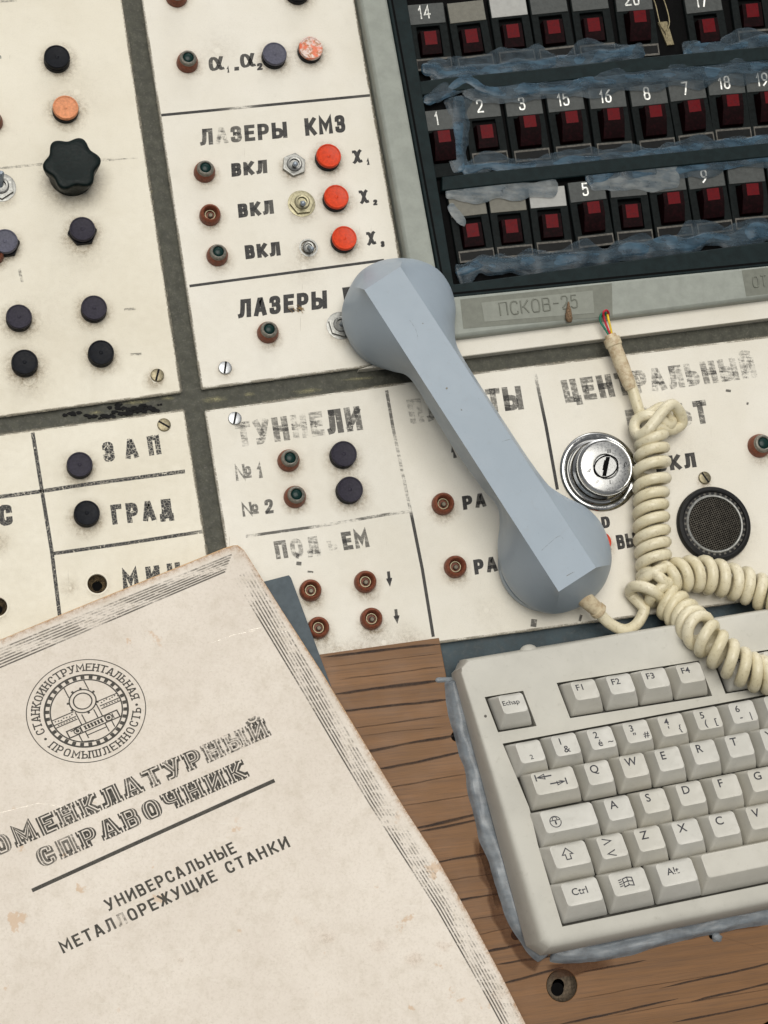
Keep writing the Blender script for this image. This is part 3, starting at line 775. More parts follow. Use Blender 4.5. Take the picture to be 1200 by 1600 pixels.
t = MB(); rule(t, [(51, 676), (66, 770), (81, 862), (94, 968), (100, 1010)], 6, wear=lambda t: .1, crack=.5); t.build('ruled_line', M['ink'], Cp, smooth=False)
t = MB(); rule(t, [(-20, 779), (62, 768), (130, 757.5), (289, 736.5)], 6, wear=lambda t: .12 + .35 * (t > .94), crack=.8); t.build('ruled_line', M['ink'], Cp, smooth=False)
t = MB(); rule(t, [(83, 865), (200, 848.5), (316, 830.5)], 5.5, wear=lambda t: .12 + .62 * max(0, (t - .78) / .22), crack=.4); t.build('ruled_line', M['ink'], Cp, smooth=False)

# ---- panel D: lower right
D = thing('control_panel', W(760, 780), 'wide pale control panel lettered ТУННЕЛИ and ЦЕНТРАЛЬНЫЙ ПУЛЬТ, holding the chrome key switch', 'control panel', 'cream control panels of the console')
plate('panel_plate', poly_px([(320, 641.7), (755, 581), (1200, 525.5), (1300, 513), (1300, 922), (1200, 935), (690, 1004), (385, 1046)]), 0, -2.6, M['panel_cool'], D)
g = Grime(D)
for x, y in ((453, 716), (463, 773), (1192, 693)): lamp(D, x, y, 17, True, g)
for x, y, r_ in ((694, 785.5, 17), (713.3, 884, 17), (486.3, 921, 17), (572.3, 907.5, 17), (581.8, 965.5, 17), (498.7, 979.5, 17)): lamp(D, x, y, r_, False, g)
push_button(D, 537.7, 708.5, 20.5, 'violet', grime=g); push_button(D, 547.3, 764, 20.5, 'violet', grime=g)
push_button(D, 941, 846, 15, 'orange', grime=g, label='red-orange push button half hidden behind the handset')
screw(D, 367.3, 653, 10.5, 'zinc', 80); screw(D, 1102, 746, 9.5, 'old_brass', -55)
halo(g, 1102, 748, 9, 17, .4); halo(g, 936, 742, 60, 78, .30); halo(g, 1117, 824, 57, 70, .3); halo(g, 600, 1000, 8, 60, .12); halo(g, 760, 950, 8, 70, .07); halo(g, 1060, 700, 8, 90, .06)
halo(g, 560, 1015, 6, 40, .2); halo(g, 640, 1000, 6, 40, .18); halo(g, 523, 1016, 6, 30, .25)
g.build('grime', M['grime'], D)
T = []
def word(s_, bl, br, tl, **kw):
    t = MB(); text(t, s_, bl, br, tl, **kw); return t.build('lettering', M['ink'], D, smooth=False)
word('ТУННЕЛИ', (372, 699), (570, 671), (366, 661), sw=.25, wear=[.80, .72, .68, .86, .76, .56, .62], gap=.13)
word('№', (369, 752), (394, 748), (366, 727), sw=.17, wear=.66); word('1', (403, 747.5), (411, 746.5), (400.5, 724), sw=.2, wear=.68)
word('№', (379.5, 807.5), (405, 804), (376.5, 786), sw=.17, wear=.62); word('2', (415, 803.5), (428, 801.5), (412.5, 781), sw=.21, wear=.55)
word('ПОД', (432, 874), (502, 865), (427, 846), sw=.23, wear=[.62, .74, .78], gap=.18); word('Ъ', (512, 861), (528, 859), (509.5, 846), sw=.2, wear=.82); word('ЕМ', (537.5, 860), (578, 854.5), (532, 832), sw=.24, wear=[.56, .62], gap=.12)
word('↓', (604, 914), (614, 912.6), (602, 895), sw=.19, wear=.35); word('↓', (615.5, 972), (625.5, 970.6), (613.5, 954), sw=.19, wear=.48)
word('ПЛ', (642, 662.4), (692, 655), (634.5, 625), sw=.24, wear=[.84, .72]); word('ТЫ', (763, 645), (819, 639.5), (757, 608), sw=.24, wear=[.64, .60], gap=.1)
word('РА', (724, 797), (760, 791), (721.5, 775.5), sw=.24, wear=[.30, .50], gap=.16); word('РА', (742, 898.2), (778, 892), (739, 875), sw=.24, wear=[.25, .48], gap=.16)
word('ЦЕНТРАЛЬНЫЙ', (884, 630), (1191, 588.5), (875.5, 594.5), sw=.26, wear=[.66, .66, .60, .62, .76, .74, .76, .76, .72, .78, .84], gap=.13)
word('ПУЛЬТ', (983, 677.5), (1110, 660.5), (976, 641), sw=.25, wear=[.68, .72, .78, .76, .60], gap=.14)
word('ВКЛ', (1026, 738), (1089, 729.6), (1022, 715), sw=.24, wear=[.45, .38, .36], gap=.16); word('ВЫ', (965.5, 859), (996, 854), (961.5, 836.5), sw=.24, wear=[.35, .46], gap=.1)
word('D', (941, 826), (954, 824), (938.5, 808), sw=.24, wear=.15)
word('1', (708, 716), (714, 715), (703, 700), sw=.25, wear=.5)
for pts, wp, we in (([(384, 838), (470, 826), (492, 823), (540, 815), (600, 804.5), (640, 799)], 4.5, lambda t: .55 if .08 < t < .42 else (.62 if .68 < t < .85 else .86)),
                    ([(604, 610), (614, 668), (628, 735), (644, 810), (660, 890), (677, 995)], 5, lambda t: .60 if t < .16 else (.82 if t < .5 else .36)),
                    ([(836, 584), (853, 665), (871, 765)], 5, lambda t: .85 - .75 * min(1, t * 1.8))):
    t = MB(); rule(t, pts, wp, wear=we); t.build('ruled_line', M['ink'], D, smooth=False)
t = MB()
for x, y, a, b in ((1138, 610, 8, 4), (1168, 630, 3, 4), (834, 973, 9, 12), (467, 880, 8, 6), (485, 893, 9, 3), (907, 965, 4, 10), (465, 868, 5, 8)):
    rule(t, [(x - a / 2, y), (x + a / 2, y + 1)], b, wear=.58)
t.build('ink_remnants', M['ink'], D, smooth=False)

for P_, edges in ((A, [[(190, 0), (283, 612)], [(283, 612), (-40, 656.5)]]), (B, [[(222, 0), (315.5, 607)], [(315.5, 607), (640, 563.5)], [(553, 0), (624, 403)]]), (Cp, [[(-40, 684.5), (287, 640.5)], [(287.5, 641), (345, 1000)]]), (D, [[(321, 642), (755, 581.5), (1210, 525)], [(500, 1030), (690, 1003), (1210, 933.5)], [(320.5, 643), (380, 1010)]])):
    for e_ in edges:
        t = MB(); rule(t, e_, 4.2, wear=lambda t_: .70 + .10 * math.sin(t_ * 37) + .06 * math.sin(t_ * 91), lift=.075); t.build('chipped_edge', M['chip'], P_, smooth=False)
# key switch: chrome escutcheon, barrel, face, core
zc = W(936, 737); s = mmpp(936, 737)
mb = MB(); r = 61 * s; mb.lathe(zc, [(r, 0), (r, .6), (r * .97, 1.3), (r * .93, 1.6), (r * .86, 1.4), (r * .80, .9), (r * .77, 1.2), (r * .75, 2.2)], 72)
ls = mb.build('key_switch', M['chrome'], D, ang=40); ls['label'] = 'round chrome key switch with keyhole'
bh = 11.0; bc = W(946.8, 728.8, bh); bc.z = 0; r = 43.5 * mmpp(946, 728, bh)
mb = MB(); mb.lathe(bc, [(r * 1.04, .9), (r * 1.02, 2.2), (r * .94, 3.0), (r * .92, 4.4), (r * .985, 6.0), (r, bh - 1.6), (r * .985, bh - .5), (r * .93, bh), (r * .90, bh - .05), (r * .885, bh - .35)], 72); mb.build('barrel', M['chrome'], ls, ang=35)
mb = MB(); mb.lathe(bc, [(r * .885, bh - .30), (r * .86, bh - .12), (r * .46, bh - .10), (r * .43, bh - .5)], 72); mb.build('dial_face', M['chrome2'], ls, ang=30)
mb = MB(); mb.lathe(bc, [(r * .43, bh - .9), (r * .41, bh - .30), (r * .395, bh - .14), (0, bh - .12)], 48); mb.build('lock_core', M['chrome2'], ls, ang=30)
mb = MB(); t = MB()
F = Frame((946.8, 728.8), (17, 0), (3.2, -16), bh)
for a0, a1, b0, b1 in ((-.16, .20, -.93, .93), (-.26, -.10, -.35, .62)):
    i = mb.ring([F.p(a0, b0, .03 + .01 * b1), F.p(a1, b0, .03 + .01 * b1), F.p(a1, b1, .03 + .01 * b1), F.p(a0, b1, .03 + .01 * b1)]); mb.cap(i)
mb.build('keyhole', M['dark'], ls, smooth=False)
fn = lambda a, b, dz=0: F.p(a, b, .05 + dz)
def ring2(rad): return [(rad * math.cos(2 * math.pi * i / 40), rad * math.sin(2 * math.pi * i / 40)) for i in range(40)]
ribbon(t, ring2(1.06), .07, fn, True)
for a in (-.12, .0, .12): ribbon(t, [(a - .03, 1.68), (a + .03, 1.30)], .022, fn)
for a in (-.06, .06): ribbon(t, [(-.45 + a, -1.35), (-.60 + a, -1.68)], .022, fn)
ribbon(t, [(.62, -1.35), (.72, -1.7)], .03, fn); ribbon(t, [(-1.35, -.2), (-1.62, -.5), (-1.3, -.45)], .03, fn); ribbon(t, [(-1.35, -.2), (-1.45, -.6)], .03, fn)
ribbon(t, [(1.75 + .1 * math.cos(q), .18 + .2 * math.sin(q)) for q in [i * .6 for i in range(10)]], .025, fn)
t.build('dial_marks', M['dark'], ls, smooth=False)

# loudspeaker
sc_ = W(1117, 818.5, 3); sc_.z = 0; r = 57 * mmpp(1117, 818, 3)
mb = MB(); mb.lathe(sc_, [(r, 0), (r, 2.2), (r * .97, 3.4), (r * .90, 4.0), (r * .86, 3.6), (r * .845, 2.6), (r * .83, 2.6)], 72)
sp = mb.build('loudspeaker', M['rubber'], D, ang=40); sp['label'] = 'round black loudspeaker behind a wire mesh'
mb = MB(); mb.lathe(sc_, [(r * .845, 2.4), (r * .845, 2.75), (r * .76, 2.9), (r * .745, 2.2)], 72); mb.build('inner_rim', M['rubber'], sp)
mb = MB()
for i in range(34):
    a0 = 2 * math.pi * i / 34; a1 = a0 + .075
    q = [Vector((sc_.x + rr * math.cos(a), sc_.y + rr * math.sin(a), 2.98)) for rr, a in ((r * .77, a0), (r * .835, a0), (r * .835, a1), (r * .77, a1))]
    mb.cap(mb.ring(q))
mb.build('rim_markings', M['edge_dust'], sp, smooth=False)
mb = MB(); mb.lathe(sc_, [(r * .775, 2.2), (r * .775, 3.2), (r * .755, 3.45), (r * .72, 3.4), (r * .70, 2.6)], 72); mb.build('retaining_ring', M['steel'], sp, ang=30)
mb = MB(); mb.lathe(sc_, [(r * .74, 1.2), (0, 1.2)], 48); mb.build('cone', M['dark'], sp)
mb = MB(); rr = r * .72; n_ = 26
for dv in (Vector((.93, .36, 0)), Vector((-.36, .93, 0))):
    nv = Vector((-dv.y, dv.x, 0))
    for i in range(-n_ // 2, n_ // 2 + 1):
        off = i * 2 * rr / n_
        if abs(off) >= rr * .985: continue
        L = math.sqrt(rr * rr - off * off); pts = []
        for j in range(9):
            u = -L + 2 * L * j / 8; rad = math.sqrt(u * u + off * off) / rr
            pts.append(sc_ + dv * u + nv * off + Vector((0, 0, 2.2 + 1.0 * (1 - rad * rad) + (.12 if j % 2 == (i % 2) else -.12))))
        mb.tube(pts, .17, 4, False)
mb.build('wire_mesh', M['mesh'] if 'mesh' in M else M.setdefault('mesh', mat_plain('dusty_wire_mesh', (.075, .068, .055), .5, .5, .4, .5, .5, dustc=(.22, .19, .15))), sp, ang=60)
# straw and tiny debris on panel B
mb = MB()
for k_ in range(12):
    a = random.uniform(-.6, .6); p0 = W(444 + random.uniform(0, 24), 478 + random.uniform(-4, 6), .5); d = Vector((math.cos(a - .4), math.sin(a - .4), 0)) * random.uniform(1.5, 4)
    mb.tube([p0, p0 + d * .5 + Vector((0, 0, random.uniform(.2, .8))), p0 + d], .13, 5)
tag(mb.build('dry_straw_wisp', M['straw']), 'tiny tangled wisp of dry straw on the lower ЛАЗЕРЫ lettering', 'debris')

# ================================================================= switch rack
RK = thing('switch_rack', W(900, 230), 'dark green rack of red push switches in a grey-green metal frame', 'switch rack')
ZG, ZD = 9.0, 6.0
out = [(549, -90), (563, 0), (637, 405), (660, 534.5), (716, 526.5), (1200, 465), (1320, 450), (1320, 402), (1200, 414.5), (690, 465), (605.5, 0), (592, -90)]
plate('outer_frame', poly_px(out, ZG), ZG, -3, M['frame_grey'], RK, bevel=1.6)
inn = [(591, -90), (605, -1), (691, 467), (1200, 416), (1320, 404), (1320, 358), (1200, 377), (709, 444), (636, 0), (622, -90)]
plate('inner_frame', poly_px(inn, ZD), ZD, -3, M['dark_green'], RK, bevel=.8)
mb = MB(); rule(mb, [(598, -80), (612, -1), (696, 460), (1200, 410), (1320, 398)], 3.0, ZD, lift=.25); mb.build('frame_groove', M['dark'], RK, smooth=False)
mb = MB(); mb.prism(poly_px([(600, -90), (1330, -90), (1330, 400), (700, 470)], -3), -5, -2.9); mb.build('rack_back', M['dark'], RK, smooth=False)
for pts in ([(648, 140), (700, 133), (860, 118), (1010, 101), (1200, 84), (1320, 73)], [(690, 288), (760, 280), (860, 270), (1010, 254), (1200, 235), (1320, 222)]):
    mb = MB(); up_ = [W(x, y - 11, 1.5) for x, y in pts]; dn = [W(x, y + 11, 1.5) for x, y in pts]
    mb.prism([(p.x, p.y) for p in up_] + [(p.x, p.y) for p in dn[::-1]], -6, 2.4); mb.build('shelf_rail', M['dark_green'], RK, bevel=.6)

def switch_module(cx, cy, xv, yv, plate_mat, num=None, pop=False, lower=True, jitter=True, shrink=1.0):
    jz = random.uniform(-.6, .5); a_ = random.uniform(-.022, .022); cx += random.uniform(-.8, .8); cy += random.uniform(-.8, .8)
    xv = (xv[0] - a_ * xv[1], xv[1] + a_ * xv[0]); yv = (yv[0] - a_ * yv[1], yv[1] + a_ * yv[0])
    F = Frame((cx, cy), xv, yv, 0.0)
    def box(mb, a0, a1, b0, b1, z0, z1, zb=None, inset=.0):
        zb = z1 if zb is None else zb
        lo = [F.p(a0, b0, z0), F.p(a1, b0, z0), F.p(a1, b1, z0), F.p(a0, b1, z0)]
        hi = [F.p(a0 + inset, b0 + inset * .6, z1), F.p(a1 - inset, b0 + inset * .6, z1), F.p(a1 - inset, b1 - inset * .6, zb), F.p(a0 + inset, b1 - inset * .6, zb)]
        a = mb.ring(lo); b = mb.ring(hi); mb.bridge(a, b); mb.cap(b); return b
    hole = [F.p(x, y) for x, y in ((-.29, -.17), (.29, -.17), (.29, .29), (-.29, .29))]
    body = [F.p(x, y) for x, y in ((-.475, -.5), (.475, -.5), (.475, .5), (-.475, .5))]
    mo = plate('switch_module', [(p.x, p.y) for p in body], jz, -6, M['module'], RK, holes=[[(p.x, p.y) for p in hole]], bevel=.5)
    mb = MB(); box(mb, -.45, .45, -.50, -.20, jz, jz + .7, jz + .5); mb.build('label_plate', M[plate_mat], mo, bevel=.2)
    mb = MB(); h1, h2 = (6.4, 4.4) if pop else (2.1 + random.uniform(-.8, .8), 1.3)
    x0, x1, y0, y1 = (-.285, .285, -.15, .285) if pop else (-.27, .27, -.09, .275)
    ym = y0 + (y1 - y0) * (.46 if pop else .62)
    P = lambda a, b, z: F.p(a, b, jz + z)
    lo = mb.ring([P(x0, y0, -5), P(x1, y0, -5), P(x1, y1, -5), P(x0, y1, -5)])
    top = [P(x0 + .03, y0 + .015, h1), P(x1 - .03, y0 + .015, h1), P(x1 - .03, ym, h1 - .3), P(x0 + .03, ym, h1 - .3), P(x1 - .02, y1 - .01, h1 - h2), P(x0 + .02, y1 - .01, h1 - h2)]
    t_ = mb.ring(top); a, b, c, d, e, f = t_
    mb.face(a, b, c, d); mb.face(d, c, e, f); mb.face(lo[0], lo[1], b, a); mb.face(lo[1], lo[2], e, c, b); mb.face(lo[2], lo[3], f, e); mb.face(lo[3], lo[0], a, d, f)
    bt = mb.build('switch_button', M['red_body'], mo, bevel=.25)
    mb = MB(); mb.cap(mb.ring([P(-.15, y0 + .025, h1 + .09), P(.15, y0 + .025, h1 + .09), P(.15, ym - .004, h1 - .19), P(-.15, ym - .004, h1 - .19)]))
    mb.build('red_window', M['red'], bt, smooth=False)
    if lower:
        mb = MB(); box(mb, -.40, .43, .335, .475, jz, jz + .35); bl = mb.build('blank_plate', M['window_black'], mo, bevel=.15)
        mb = MB(); fn = lambda a, b, dz=0: F.p(a, b, jz + .42 + dz)
        ribbon(mb, [(-.41, .33), (.44, .33), (.44, .475), (-.41, .475)], .014, fn, True); mb.build('dusty_edge', M['edge_dust'], bl, smooth=False)
    if num:
        mb = MB(); lay, tot = layout(num, .1, .16); sc2 = .20
        fn = lambda a, b, dz=0: F.p(-.05 + (a - tot / 2) * sc2 * 1.55, -.275 - b * sc2, jz + .80 + dz)
        for ch, x, w in lay: glyph(mb, ch, x, w, .12, fn, .12 if num not in ('14', '20', '1') else .5, 0, 0)
        mb.build('number', M['white_ink'], mo, smooth=False)
    return mo
XV, YV = (62, -6.2), (17, 104)
r1 = [(665, 50, 'module_plate', '14', 0), (730, 45, 'module_cream', None, 0), (794, 38, 'module_white', None, 0), (857, 33, 'module_plate', None, 0), (921, 27, 'module_plate', None, 0), (989, 28, 'module_plate', '20', 1), (1098, 31, 'module_plate', '17', 0), (1167, 6, 'module_plate', None, 0), (1231, 0, 'module_plate', None, 0)]
for x, y, pm, nm, pp in r1: switch_module(x + 6, y + 9, XV, YV, pm, nm, bool(pp))
r2 = [(750, 171, '2', 0), (815, 166, '3', 1), (880, 161, '15', 1), (945, 157, '16', 1), (1010, 150, '8', 1), (1070, 143, '7', 1), (1131, 135, '18', 1), (1189, 130, '19', 1), (1249, 124, '4', 1)]
switch_module(690, 224, XV, YV, 'module_plate', '1', True, False)
for x, y, nm, pp in r2: switch_module(x + 9, y + 34, XV, YV, 'module_plate', nm if x < 1240 else None, bool(pp))
r3 = [('module_cream', None, 0), ('module_cream', None, 0), ('module_white', None, 0), ('module_plate', '5', 1), ('module_plate', None, 0), ('module_plate', None, 1), ('module_plate', '9', 1), ('module_plate', None, 1), ('module_plate', None, 0)]
for i, (pm, nm, pp) in enumerate(r3): switch_module(737 + 62 * i, 358 - 7.4 * i, XV, (16, 104), pm, nm, bool(pp))
# empty bay with bare terminals
mb = MB(); F = Frame((1038, 40), XV, YV)
for a in (-.22, .02):
    pts = [F.p(a, -.7, -4), F.p(a + .06, -.35, 1), F.p(a + .12, -.05, 0), F.p(.03, .12, -1), F.p(.05, .3, -4)]
    mb.tube(spline(pts, 5), .45, 6)
mb.prism([(p.x, p.y) for p in (F.p(-.12, -.08), F.p(.12, -.08), F.p(.2, .28), F.p(.02, .28))], -5, -1.5)
mb.build('bare_terminals', M['copper'], RK, bevel=.2)

def bead(name, pts, hw, z, mat, parent=None, hz=.24, seed=0, lump=.6, taper=True, per=10):
    """lumpy run of sealant squeezed along photo points"""
    P = spline([Vector((p[0], p[1], p[2] if len(p) > 2 else z)) for p in pts], per); n = len(P); mb = MB(); prev = None
    for i in range(n):
        d = (P[min(n - 1, i + 1)] - P[max(0, i - 1)]); d = Vector((d.x, d.y)).normalized(); nn = Vector((-d.y, d.x))
        t = i / (n - 1)
        tp = min(1, (t * n / 3.0) ** .5 + .05, ((1 - t) * n / 3.0) ** .5 + .05) if taper else 1
        N3 = lambda f, o: mnoise.noise(Vector((P[i].x * f, P[i].y * f, seed + o)))
        hL = hw * tp * max(.25, 1 + lump * (1.5 * N3(.022, 0) + .35 * N3(.06, 3)))
        hR = hw * tp * max(.25, 1 + lump * (1.5 * N3(.025, 9.3) + .35 * N3(.06, 6)))
        s = mmpp(P[i].x, P[i].y); cur = []
        ridge = .45 * N3(.03, 14)
        for q in range(15):
            u = 1 - 2 * q / 14
            off = (hL if u > 0 else hR) * u
            w = W(P[i].x + nn.x * off, P[i].y + nn.y * off, z)
            prof = max(0, 1 - abs((u - ridge) / (1 + abs(ridge))) ** 2.0) ** .62
            hh = hw * s * hz * tp * (1 + lump * (1.2 * N3(.03, 4) + .25 * N3(.07, 5)))
            hh *= 1 + .18 * mnoise.noise(Vector((P[i].x * .02, off * .16, seed + 2)))
            e = max(0, min(1, (1 - abs(u)) * 4))
            cur.append(mb.vert((w.x, w.y, P[i].z + max(.0, prof * hh) * e)))
        if prev: mb.bridge(prev, cur, False)
        prev = cur
    return mb.build(name, M[mat], parent, ang=70)
SG = 'blue-grey sealant squeezed along the rack rows'
for nm, lbl, runs in (
  ('sealant_bead', 'long smeared blue sealant run under the top row of switches', [('sil_rack', 9.5, .9, [(658, 110), (678, 108), (700, 116), (765, 108), (830, 100), (900, 94), (955, 84), (1008, 85)])]),
  ('sealant_bead', 'short blue sealant run under the switch lettered 17', [('sil_rack', 8, .9, [(1068, 86), (1095, 78), (1132, 76), (1160, 70), (1200, 62), (1260, 55)])]),
  ('sealant_bead', 'wide blue sealant run above the numbered middle row', [('sil_rack', 9, 1.8, [(662, 160), (700, 140), (728, 126), (758, 140), (843, 139), (900, 131), (945, 127), (1030, 118), (1115, 112), (1200, 102), (1270, 95)]), ('sil_rack', 6, 1.2, [(705, 122), (740, 122), (790, 128), (850, 122), (900, 120)])]),
  ('sealant_bead', 'upright strip of sealant between switches 1 and 2', [('sil_rack', 7.5, 1.0, [(712, 150), (716, 175), (718, 195), (710, 224), (716, 248), (724, 268)])]),
  ('sealant_bead', 'thin sealant run below the numbered middle row', [('sil_rack', 7, 1.0, [(722, 268), (750, 262), (770, 258), (815, 261), (860, 256), (900, 251), (945, 246), (1010, 240), (1058, 236), (1100, 228), (1143, 226), (1200, 220), (1260, 214)])]),
  ('sealant_bead', 'pale sealant film with a blue lump over the bottom row label plates', [('sil_film', 11, 1.2, [(696, 300), (730, 304), (770, 300), (830, 294), (872, 288)]), ('sil_rack', 6, 1.2, [(697, 296), (720, 294), (770, 293), (790, 297)]), ('sil_film', 11, 1.2, [(918, 284), (955, 279), (990, 282), (1030, 278), (1062, 274)]), ('sil_rack', 8, 1.4, [(915, 282), (940, 274), (962, 262), (980, 262), (990, 272), (1030, 271)]), ('sil_rack', 7, 1.2, [(1050, 266), (1090, 262), (1140, 254), (1194, 246), (1260, 238)])]),
  ('sealant_bead', 'lumpy blue sealant run under the bottom row of switches', [('sil_rack', 10, 1.2, [(712, 427), (735, 420), (758, 412), (800, 414), (843, 408), (900, 403), (950, 396), (973, 393), (1020, 386), (1058, 382), (1101, 372), (1143, 373), (1170, 366), (1200, 360), (1260, 352)])]),
  ('sealant_bead', 'thin string of sealant hanging over the first switch of the bottom row', [('sil_film', 4.5, 2.2, [(703, 318), (712, 332), (722, 345), (720, 352)])])):
    t_ = thing(nm, W(runs[0][3][0][0], runs[0][3][0][1]), lbl, 'sealant', SG)
    for q, (mt, hw, z, pts) in enumerate(runs):
        if mt == 'sil_rack': bead('sealant_smear', pts, hw * 2.0, z - .1, 'sil_smear', t_, hz=.10, seed=len(lbl) + q * 5.3 + 2, lump=.75)
        bead('sealant_run', pts, hw * (1.1 if mt == 'sil_rack' else 1.35), z, mt, t_, hz=.18 if mt == 'sil_rack' else .10, seed=hash(lbl[:9]) % 7 + q * 3.1 if False else len(lbl) + q * 3.1)

# label tapes on the grey frame
tp = thing('label_tape', W(820, 480, ZG), 'olive strip of embossed label tape reading ПСКОВ-25', 'label tape', 'embossed label tapes')
def sheet(name, pts, z, mat, parent, th=.25):
    mb = MB(); mb.prism(poly_px(pts, z), z, z + th); return mb.build(name, M[mat], parent, smooth=False)
sheet('tape_backing', [(719, 468), (956, 442.5), (957, 494), (724, 513.5)], ZG, 'tape', tp, .15)
sheet('tape_strip', [(752, 473), (926, 454), (928.5, 489), (757, 503)], ZG + .16, 'tape2', tp, .15)
def emboss(parent, s_, bl, br, tl, z, sw, h=.45):
    mb = MB(); lay, tot = layout(s_, sw, .16); F = Frame(bl, ((br[0] - bl[0]) / tot, (br[1] - bl[1]) / tot), (tl[0] - bl[0], tl[1] - bl[1]), z)
    for ch, x0, w in lay:
        X = lambda u: x0 + sw / 2 + u * (w - sw); Y = lambda v: sw / 2 + v * (1 - sw)
        for kind, pts in G[ch][1]:
            P = [Vector((X(a), Y(b))) for a, b in pts]
            if kind != 'l': P = chaikin(P, kind == 'c')
            if kind == 'c': P = P + [P[0]]
            mb.tube([F.p(p.x, p.y, .08) for p in P], h, 6)
    mb.build('embossed_lettering', M['tape'], parent, ang=80)
emboss(tp, 'ПСКОВ-25', (781.5, 494.5), (905, 481), (778.5, 472.5), ZG + .3, .10)
tp = thing('label_tape', W(1185, 440, ZG), 'short olive label tape reading ОТ at the frame right of the ПСКОВ tape', 'label tape', 'embossed label tapes')
sheet('tape_backing', [(1159, 422.5), (1260, 411), (1263, 452), (1166, 463)], ZG, 'tape', tp, .15)
emboss(tp, 'ОТ', (1177, 450), (1199, 447.5), (1174.5, 431.5), ZG + .2, .11)

# cream trim strip
ts = thing('trim_strip', W(960, 520), 'narrow cream trim strip under the grey rack frame', 'trim strip')
plate('strip_body', poly_px([(560, 577), (716, 528.5), (1200, 467.5), (1320, 452), (1320, 482), (1200, 497), (731, 556), (640, 568)], 3.0), 3.0, -3, M['panel_cool'], ts, bevel=.5)
# wires leave the cord at a hole
# cocoon
mb = MB(); p0 = W(888, 472, ZG + 2); p1 = W(889, 503, ZG + 1.5)
mb.tube([p0.lerp(p1, t) for t in [i / 10 for i in range(11)]], lambda t: .35 + 1.5 * math.sin(min(1, t * 1.05) * math.pi * .62) * (1 if t < .97 else .7), 12)
for v in mb.v: v += Vector((mnoise.noise(v * .9), mnoise.noise(v * .9 + Vector((5, 0, 0))), mnoise.noise(v * .8))) * .35
tag(mb.build('cocoon', M['cocoon'], ang=80), 'small brown cone-shaped insect cocoon stuck over the ПСКОВ-25 tape', 'cocoon')

# ================================================================= desk: slate plate, wood board
o = MB(); o.prism(poly_px([(560, 1006), (690, 988), (1330, 898), (1330, 1200), (640, 1250)], -4), -12, -4.2)
tag(o.build('metal_desk_plate', M['slate'], smooth=False), 'dark slate blue metal plate between the pale panel and the keyboard', 'metal plate')
ZW = 3.0
wd = thing('wooden_board', W(700, 1350, ZW), 'brown walnut-grained wooden board under the book and keyboard, with drilled holes', 'wooden board')
plate('board', poly_px([(-90, 1108), (500, 1022.5), (686, 996.5), (700, 1070), (712, 1130), (1330, 1050), (1330, 1520), (1190, 1602), (1080, 1672), (-90, 1700)], ZW), ZW, -9, M['wood'], wd,
      holes=[circ(878, 1540, 24, ZW, 36), circ(806, 1461, 7.5, ZW), circ(712.5, 1150.5, 7.5, ZW), circ(1113, 1462, 5, ZW)], bevel=.3)
for x, y, r_ in ((806, 1461, 7.5), (712.5, 1150.5, 7.5), (1113, 1462, 5)):
    c = W(x, y, ZW); mb = MB(); rr = r_ * mmpp(x, y, ZW) * .99; mb.lathe(c, [(rr, -.4), (rr, -6), (0, -6)], 24); mb.build('drilled_hole', M['soot'], wd)
c = W(878, 1540, ZW); rr = 24 * mmpp(877, 1540, ZW) * .985
mb = MB(); mb.lathe(c, [(rr, -.2), (rr * .97, -3.5), (rr * .80, -5.5), (rr * .40, -6.5)], 40)
hs_ = mb.build('countersunk_hole', M['hole_wood'], wd)
mb = MB(); mb.lathe(c + Vector((-.10 * rr, -.25 * rr, 0)), [(rr * .42, -5.6), (rr * .40, -5.5), (0, -5.45)], 24); mb.build('hole_bottom', M['dark'], hs_)
# dark figure of the veneer
mb = MB()
def streak(x0, y0, x1, y1, wpx, dens, seed, mbb=None):
    mbb = mbb or mb; n = 26; prev = None
    for i in range(n + 1):
        t = i / n; x = x0 + (x1 - x0) * t; y = y0 + (y1 - y0) * t + 1.8 * mnoise.noise(Vector((x * .012, seed * 7.7, 0))) + 0.7 * mnoise.noise(Vector((x * .05, seed * 3.3, 2)))
        w = wpx * (.72 + .4 * mnoise.noise(Vector((x * .015, seed, 5)))) * min(1, t * 6 + .15, (1 - t) * 6 + .15)
        dd = dens * (.85 + .35 * mnoise.noise(Vector((x * .02, seed, 9))))
        cur = []
        for q, (k_, al) in enumerate(((-1.0, 0), (-.45, .9), (0, 1), (.5, .8), (1.25, 0))):
            p = W(x, y + k_ * w, ZW); cur.append(mbb.vert((p.x, p.y, ZW + .03 + .002 * (seed % 7)), max(0, dd * al)))
        if prev: mbb.bridge(prev, cur, False)
        prev = cur
sd_ = 0
